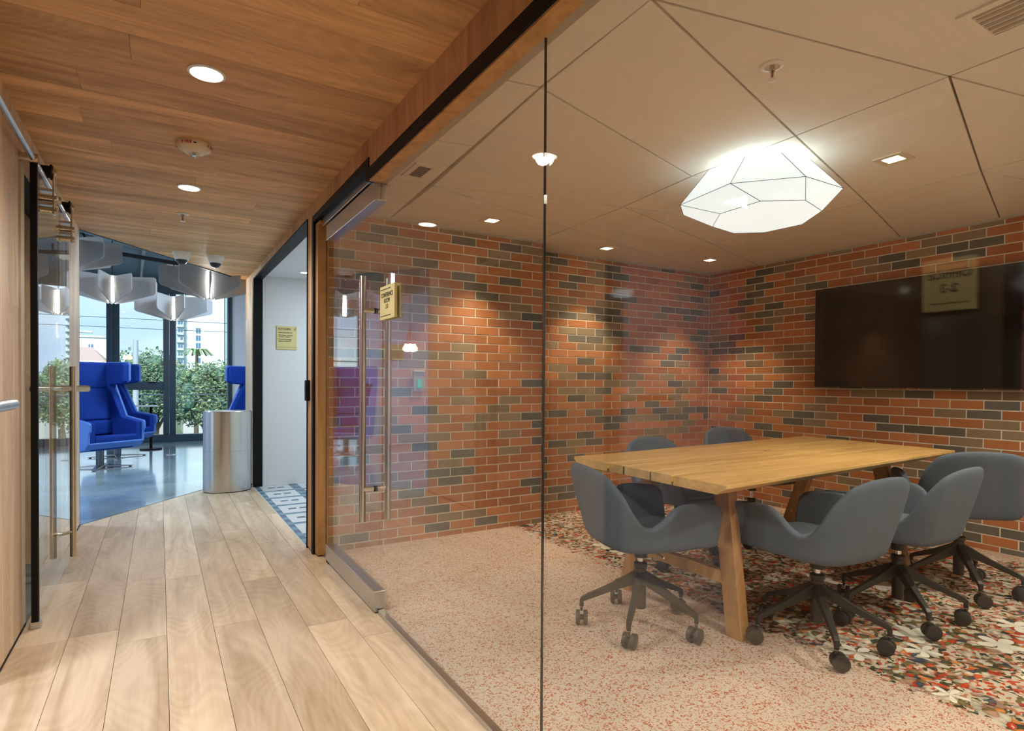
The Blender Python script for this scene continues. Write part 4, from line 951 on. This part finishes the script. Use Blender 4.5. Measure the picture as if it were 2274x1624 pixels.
# floor box plates in the lounge
for x, y_, lab in ((.155, 10.3, 'round metal floor plate in the concrete near the window'), (.95, 6.2, None)):
    if lab: tag(B().lathe((x, y_, 0), [(.07, 0), (.07, .004), (.065, .006)], 28).build('floor_plate', steel, smooth=True), lab, 'plate')

# ================================================================== HIGH WING CHAIRS
def wing_chair(label, group):
    t = thing('wing_chair', label, 'armchair', (0, 0, 0), group)
    # x forward, y left. outer shell built from side profile panels
    def panel_(pts, y0, y1, name, mat, bev=.012, inner=0.):
        n = len(pts); vs = [(x, y0, z) for x, z in pts]+[(x, y1, z) for x, z in pts]
        fs = [tuple(range(n))[::-1], tuple(range(n, 2*n))]+[(i, (i+1) % n, n+(i+1) % n, n+i) for i in range(n)]
        return B().add(vs, fs).build(name, mat, t, bevel=bev, seg=3)
    side = [(.33, .46), (.36, .50), (.36, .585), (.34, .61), (.02, .66), (-.19, 1.06), (-.20, 1.08), (.04, 1.10), (.08, 1.13), (.08, 1.35), (.05, 1.38), (-.36, 1.38), (-.42, 1.34), (-.40, 1.0), (-.30, .5), (-.24, .27), (-.15, .235), (.14, .235), (.26, .27), (.33, .34)]
    for sg in (-1, 1):
        ya, yb = sorted((sg*.365, sg*.335)); panel_(side, ya, yb, 'side_shell', bluerim)
        ins = [(x*.97-.006, z if z < 1 else z) for x, z in side]
        ins = [(min(x, .315) if z < .7 else x-.014, max(z+.012 if z < .4 else z-.012, .25)) for x, z in side]
        ya, yb = sorted((sg*.335, sg*.262)); panel_(ins, ya, yb, 'side_padding', blue, .02)
    # back shell and cushions
    bk = [(-.425, 1.375), (-.40, 1.0), (-.30, .5), (-.25, .27), (-.16, .235), (-.13, .255), (-.215, .32), (-.27, .52), (-.365, 1.0), (-.39, 1.375)]
    panel_(bk, -.35, .35, 'back_shell', bluerim)
    panel_([(-.385, 1.365), (-.36, 1.05), (-.27, 1.02), (-.25, 1.05), (-.275, 1.35), (-.295, 1.368)], -.335, .335, 'head_cushion', blue, .025)
    panel_([(-.36, 1.045), (-.275, .62), (-.165, .60), (-.165, .64), (-.255, 1.03)], -.30, .30, 'back_cushion', blue, .03)
    panel_([(-.28, .61), (-.245, .43), (-.13, .41), (-.145, .60)], -.30, .30, 'lumbar_cushion', blue, .03)
    panel_([(-.25, .25), (.24, .25), (.31, .32), (.325, .41), (.31, .435), (-.2, .40)], -.27, .27, 'seat_cushion', blue, .03)
    panel_([(-.17, .235), (.14, .235), (.26, .27), (.335, .34), (.325, .36), (.25, .29), (.13, .256), (-.17, .256)], -.35, .35, 'seat_shell', bluerim)
    B().cyl((0, 0, .03), (0, 0, .236), .045, 20).build('pedestal', pm('pedestal_metal', (.16, .19, .21), .35, .8), t, smooth=True)
    for k in range(4):
        a = math.pi/4+k*math.pi/2; B().hull8([(.04*math.cos(a+1.57), .04*math.sin(a+1.57), .016), (-.04*math.cos(a+1.57), -.04*math.sin(a+1.57), .016), (.36*math.cos(a)-.022*math.cos(a+1.57), .36*math.sin(a)-.022*math.sin(a+1.57), .008), (.36*math.cos(a)+.022*math.cos(a+1.57), .36*math.sin(a)+.022*math.sin(a+1.57), .008),
            (.04*math.cos(a+1.57), .04*math.sin(a+1.57), .034), (-.04*math.cos(a+1.57), -.04*math.sin(a+1.57), .034), (.36*math.cos(a)-.022*math.cos(a+1.57), .36*math.sin(a)-.022*math.sin(a+1.57), .016), (.36*math.cos(a)+.022*math.cos(a+1.57), .36*math.sin(a)+.022*math.sin(a+1.57), .016)]).build('foot', steel, t)
        B().cyl((.33*math.cos(a), .33*math.sin(a), 0), (.33*math.cos(a), .33*math.sin(a), .01), .016, 10).build('glide', black, t)
    return t
GW = 'blue high wing chairs of the lounge'
w0 = wing_chair('front blue high wing chair at the left, cut by the oak wall', GW)
w0.location = (-.66, 9.25, 0); w0.rotation_euler = (0, 0, R(-52))
copy_tree(w0, (-.53, 10.45, 0), R(-40), 'second blue high wing chair directly behind the left one by the window')
copy_tree(w0, (1.17, 10.3, 0), R(212), 'blue high wing chair at the right, mostly hidden by oak wall and steel bin')
# tablet arm table between the left chairs
t = thing('side_table', 'small white topped table on a black stem behind the wing chairs', 'table', (-.24, 11.3, 0))
B().box((-.46, 11.1, .705), (-.02, 11.5, .72)).build('table_top', white, t, bevel=.005)
B().cyl((-.12, 11.3, .02), (-.12, 11.3, .705), .022, 12).build('stem', black, t, smooth=True)
B().cyl((-.12, 11.3, .0), (-.12, 11.3, .02), .16, 24).build('base', black, t)

# ================================================================== FELT LAMPS
def felt_lamp(x, y_, zt, rot, lab, rad=.5):
    t = thing('felt_lamp', lab, 'lamp', (x, y_, zt), 'grey felt fin lamps of the lounge')
    n = 9; H = .335
    for k in range(n):
        a = rot+2*math.pi*k/n; c_, s_ = math.cos(a), math.sin(a); r1 = rad*(1.0 if k % 2 == 0 else .93); r0_ = .05
        def P(r_, z, q): return (x+r_*c_-s_*q, y_+r_*s_+c_*q, zt+z)
        prof = [(r0_, 0), (r1-.02, -.0), (r1, -.02), (r1, -.195), (r1-.025, -.22), (r0_+.01, -H)]
        th = .006; m_ = len(prof)
        vs = [P(r_, z, -th) for r_, z in prof]+[P(r_, z, th) for r_, z in prof]
        fs = [tuple(range(m_))[::-1], tuple(range(m_, 2*m_))]+[(i, (i+1) % m_, m_+(i+1) % m_, m_+i) for i in range(m_)]
        B().add(vs, fs).build('fin', felt, t)
    B().cyl((x, y_, zt-H+.02), (x, y_, zt-.015), .021, 16).build('light_tube', emis, t, smooth=True)
    B().cyl((x, y_, zt-H), (x, y_, zt-H+.02), .03, 16).cyl((x, y_, zt-.015), (x, y_, zt+.01), .03, 16).build('cap', wplast, t, smooth=True)
    B().cyl((x, y_, zt+.01), (x, y_, 3.0), .006, 8).build('cord', black, t)
    return t
felt_lamp(-.50, 8.8, 2.42, R(18), 'grey felt lamp with bright tube over the left wing chair')
felt_lamp(.18, 9.75, 2.33, R(5), 'grey felt lamp hanging lowest, in front of the middle mullion')
felt_lamp(.49, 7.55, 2.40, R(28), 'grey felt lamp partly hidden by the end of the oak ceiling')
felt_lamp(-.84, 7.6, 2.60, R(40), 'dark grey felt lamp high at the left, cut by the oak wall')
# bulbs on red cords (seen in the door glass)
t = thing('bulb_pendant', 'cluster of bulbs on red cords reflected in the glass door', 'lamp', (-1.58, 8.9, 1.9))
for k in range(5):
    a = 2*math.pi*k/5; bx, by = -1.58+.07*math.cos(a), 8.9+.07*math.sin(a)
    B().tube([(-1.58, 8.9, 3.0), (-1.58, 8.9, 2.0), (bx, by, 1.74)], .005, 6).build('cord', redcord, t)
    B().lathe((bx, by, 1.66), [(.012, .08), (.02, .05), (.042, .02), (.046, 0), (.035, -.03), (.01, -.045)], 16).build('bulb', bulbm, t, smooth=True)
t = thing('phone_room_sign', 'yellow notice with dark lines on the white lounge wall, seen mirrored in the door', 'sign', (-1.75, 10.19, 1.65))
pl = B().box((-1.95, 10.18, 1.52), (-1.55, 10.199, 1.80)).build('plate', signm, t)
for k in range(5): B().box((-1.90, 10.178, 1.56+k*.035), (-1.66+.01*(k % 2), 10.1795, 1.566+k*.035)).build('rule', ink, pl)

# ================================================================== OUTSIDE
GZ = -4.2
def omat(n, c, r=.8): return pm(n, c, r)
grd = struct('ground', B().box((-200, 14, GZ-.2), (200, 450, GZ)), pm('grass_ground', (.10, .15, .06), .9), 'grassy ground outside', 'ground')
struct('road', B().box((-90, 22, GZ), (90, 30, GZ+.02)), pm('asphalt', (.26, .28, .30), .8), 'grey street outside the window', 'road')
struct('pavement', B().box((-90, 30, GZ), (90, 32, GZ+.12)), pm('pavement', (.46, .47, .47), .8), 'pale pavement across the street', 'pavement')
leafm = []
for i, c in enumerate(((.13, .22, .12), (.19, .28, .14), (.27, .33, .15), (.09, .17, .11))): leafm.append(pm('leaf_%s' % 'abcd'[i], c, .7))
bark = pm('bark', (.10, .08, .06), .9)
def tree(x, y_, h, r_, lab, seed, n=900, autumn=False):
    q = random.Random(seed); t = thing('tree', lab, 'tree', (x, y_, GZ), 'green trees beyond the window')
    B().frustum((x, y_, GZ), .28, (x+.2, y_, GZ+h*.45), .17, 10).build('trunk', bark, t)
    br = B()
    for k in range(7):
        a = q.uniform(0, 6.28); br.frustum((x+.2, y_, GZ+h*q.uniform(.3, .45)), .10, (x+r_*.6*math.cos(a), y_+r_*.6*math.sin(a), GZ+h*q.uniform(.6, .85)), .03, 6)
    br.build('branch', bark, t)
    bb = B(); cl_ = [(x+q.uniform(-.6, .6)*r_, y_+q.uniform(-.5, .5)*r_, GZ+h*q.uniform(.50, .88), q.uniform(.26, .42)*r_) for _ in range(38)]
    for k in range(n*4):
        cx_, cy_, cz_, cr_ = q.choice(cl_); v = Vector((q.gauss(0, 1), q.gauss(0, 1), q.gauss(0, .8))).normalized()*cr_*q.uniform(.75, 1.05)
        c = Vector((cx_, cy_, cz_))+v; s_ = q.uniform(.06, .13); u1 = Vector((q.gauss(0, 1), q.gauss(0, 1), q.gauss(0, 1))).normalized(); u2 = u1.orthogonal().normalized()
        bb.cur = q.randrange(4); bb.add([c-u1*s_, c+u2*s_*.5, c+u1*s_, c-u2*s_*.5], [(0, 1, 2, 3)])
    for (cx_, cy_, cz_, cr_) in cl_:
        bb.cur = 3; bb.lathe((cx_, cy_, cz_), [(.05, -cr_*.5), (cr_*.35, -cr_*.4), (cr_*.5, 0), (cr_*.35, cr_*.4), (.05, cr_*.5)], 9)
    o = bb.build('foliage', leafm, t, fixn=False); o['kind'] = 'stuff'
tree(-.35, 42, 7.3, 2.5, 'tallest rounded tree left of the middle mullion', 1, 3200)
tree(2.35, 39, 6.5, 2.3, 'wide green tree right of the middle mullion', 2, 3000)
tree(4.6, 50, 5.9, 2.0, 'darker tree further right outside the window', 3, 1800)
tree(-2.3, 47, 5.4, 1.5, 'lower tree at the left of the tallest tree', 4, 1200)
tree(-8.6, 62, 6.5, 1.6, 'small distant tree seen between pale buildings', 5, 700)
# palm
t = thing('palm_tree', 'palm crown rising behind the trees at the right', 'palm', (2.75, 58, GZ))
B().frustum((2.75, 58, GZ), .2, (2.8, 58, GZ+7.6), .12, 10).build('trunk', bark, t)
pb = B()
for k in range(14):
    a = k*.45; pts = [(2.8+math.cos(a)*q*1.3, 58+math.sin(a)*q*1.3, GZ+7.6+.6*math.sin(q*2.6)-q*q*.4) for q in (0, .3, .6, 1.0)]
    for p0, p1 in zip(pts[:-1], pts[1:]): pb.bar(p0, p1, .16, .03)
pb.build('frond', leafm[1], t)
def building(x0, x1, y0, y1, h, mat, lab, wins=(), roof=None, wm=None, balc=None, z0=None):
    z0 = GZ if z0 is None else z0
    t = thing('building', lab, 'building', ((x0+x1)/2, y0, z0))
    B().box((x0, y0, z0), (x1, y1, z0+h)).build('wall', mat, t)
    B().box((x0-.15, y0-.15, z0+h), (x1+.15, y1+.15, z0+h+.25)).build('parapet', mat, t)
    for (a, b_, c, d) in wins:
        o = B().box((a, y0-.06, c), (b_, y0+.02, d)).build('window', wm or gdark, t)
        B().box((a-.05, y0-.10, c-.08), (b_+.05, y0-.02, c)).box(((a+b_)/2-.04, y0-.09, c), ((a+b_)/2+.04, y0-.05, d)).build('window_frame', omat('win_frame', (.7, .74, .78)), o)
    if balc:
        for (a, b_, z) in balc: B().box((a, y0-1.0, z), (b_, y0, z+.18)).box((a, y0-1.0, z+.18), (b_, y0-.94, z+1.0)).build('balcony', mat, t)
    if roof:
        vs = [(x0-.6, y0-.6, z0+h), (x1+.6, y0-.6, z0+h), (x1+.6, y1+.6, z0+h), (x0-.6, y1+.6, z0+h), ((x0+x1)/2-(x1-x0)*.2, (y0+y1)/2, z0+h+1.8), ((x0+x1)/2+(x1-x0)*.2, (y0+y1)/2, z0+h+1.8)]
        B().add(vs, [(0, 1, 5, 4), (1, 2, 5), (2, 3, 4, 5), (3, 0, 4), (3, 2, 1, 0)]).build('roof', roof, t)
    return t
gdark = pm('facade_glass', (.10, .20, .30), .2); pale = omat('pale_facade', (.66, .70, .73)); pale2 = omat('pale_blue_facade', (.52, .62, .70)); tile = omat('roof_tile', (.45, .32, .28)); grey = omat('grey_facade', (.50, .50, .49))
# right background tower: plain white slab with a column of windows
F = 300.
building(9.4, 25.6, F, F+20, 62, pale, 'large plain white tower with one column of windows', [(14.1, 16.0, 8.8+k*3.35, 11.2+k*3.35) for k in range(5)])
building(6.6, 9.2, F-4, F+14, 50, pale2, 'narrow balcony tower left of the plain white tower', [(7.0, 8.8, 8.0+k*3.4, 9.9+k*3.4) for k in range(9)], balc=[(6.6, 9.2, 7.4+k*3.4) for k in range(9)])
building(26.0, 31, F-8, F+10, 62, pale2, 'ribbed balcony tower at the right of the plain white tower', [(26.6, 30.4, 8.0+k*2.6, 9.3+k*2.6) for k in range(14)], balc=[(26.2, 30.8, 7.2+k*2.6) for k in range(14)])
building(-10.8, -5.9, 95, 110, 10.9, pale, 'pale flat-roofed block left of the wide mullion', [(-9.9, -9.3, 4.4, 5.0), (-8.0, -7.5, 5.2, 5.8), (-7.0, -6.6, 2.6, 3.2)])
building(-8.6, -4.9, 70, 80, 6.9, pale, 'low white house with a terracotta roof', [(-6.0, -5.5, 1.2, 1.9)], roof=tile)
building(-24, -10.5, 60, 70, 7.4, pale, 'white building beyond the left window', [(-14, -13.2, .5, 1.6)])
building(-50, -38, F, F+20, 70, pale2, 'tall distant tower with blue window bands', [(-47, -44.5, 8+k*3.6, 10.4+k*3.6) for k in range(14)]+[(-42.5, -40, 8+k*3.6, 10.4+k*3.6) for k in range(14)], balc=[(-47.5, -44, 7.2+k*3.6) for k in range(14)])
building(2.0, 9.0, 66, 74, 4.2, grey, 'low beige house across the street behind the trees', [(4.6, 5.6, -2.2, -1.2), (6.8, 7.8, -2.2, -1.2)])
building(-7.5, .6, 56, 60, 2.9, omat('taupe_wall', (.42, .40, .38)), 'long low wall building across the street', [(-6, -4.9, -3.0, -2.2)])
# street lamp, wires, fence, cars
t = thing('street_lamp', 'grey street lamp with long arm seen through the middle window', 'street lamp', (-.70, 24, GZ)); lm = pm('galvanised', (.42, .46, .50), .5, .3)
B().frustum((-.70, 24, GZ), .12, (-.70, 24, 2.5), .08, 12).build('pole', lm, t, smooth=True)
B().bar((-.70, 24, 2.3), (-1.95, 24, 2.72), .05, .05).build('arm', lm, t)
B().hull8([(-2.45, 23.92, 2.70), (-1.9, 23.95, 2.68), (-1.9, 24.05, 2.68), (-2.45, 24.08, 2.70), (-2.38, 23.94, 2.80), (-1.9, 23.97, 2.76), (-1.9, 24.03, 2.76), (-2.38, 24.06, 2.80)]).build('lamp_head', lm, t, bevel=.02)
wm_ = pm('wire', (.05, .07, .09), .6)
for k, (z, y_, r_) in enumerate(((3.43, 26, .010), (3.08, 26, .010), (.95, 26, .012), (.80, 25.6, .012), (.62, 25, .026), (.50, 24.8, .012), (.36, 24.6, .012))):
    pts = [(-30+i*6, y_, z+.005*((i-5)**2)-.02+(.0 if k > 1 else 0)) for i in range(12)]
    tag(B().tube(pts, r_, 6).build('overhead_wire', wm_), ('highest thin overhead wire outside', 'second thin overhead wire crossing the sky', 'upper overhead cable in front of the trees', 'overhead cable just above the thick one', 'thick dark overhead cable in front of the trees', 'thin overhead cable just below the thick one', 'lowest overhead cable outside')[k], 'wire', 'overhead wires outside the window')
t = thing('mesh_fence', 'thin metal fence along the near side of the street', 'fence', (0, 21, GZ)); fm_ = pm('fence_metal', (.32, .37, .40), .5, .4)
for i in range(-8, 9): B().box((i*1.5-.03, 20.97, GZ), (i*1.5+.03, 21.03, GZ+1.35)).build('post', fm_, t)
rl = B()
for z in (.1, .5, .9, 1.3): rl.box((-12, 20.99, GZ+z), (12, 21.01, GZ+z+.025))
for i in range(-80, 81): rl.box((i*.15-.006, 20.995, GZ+.1), (i*.15+.006, 21.005, GZ+1.3))
o = rl.build('mesh', fm_, t); o['kind'] = 'stuff'
def car(x, y_, mat, lab):
    t = thing('car', lab, 'car', (x, y_, GZ+.02), 'cars parked along the street'); z = GZ+.02
    def side(p, y0, y1, nm_, m_, bv=.05):
        n_ = len(p); vs = [(x+a, y0, z+c) for a, c in p]+[(x+a, y1, z+c) for a, c in p]
        B().add(vs, [tuple(range(n_))[::-1], tuple(range(n_, 2*n_))]+[(i, (i+1) % n_, n_+(i+1) % n_, n_+i) for i in range(n_)]).build(nm_, m_, t, bevel=bv)
    side([(-2.1, .35), (-2.1, .8), (-1.9, .9), (-1.1, .95), (1.2, .95), (2.0, .85), (2.1, .6), (2.1, .35)], y_-.85, y_+.85, 'body', mat)
    side([(-1.5, .95), (-1.0, 1.42), (.5, 1.42), (1.1, .95)], y_-.75, y_+.75, 'cabin', gdark)
    for a in (-1.3, 1.3):
        for b_ in (-.86, .70): B().cyl((x+a, y_+b_, z+.33), (x+a, y_+b_+.16, z+.33), .33, 18).build('wheel', rubber, t)
car(-5.5, 34, pm('car_white', (.6, .62, .64), .3), 'white car parked at the far left across the street')
car(-1.3, 34.2, pm('car_dark', (.06, .07, .09), .3), 'dark car parked beside the trees across the street')
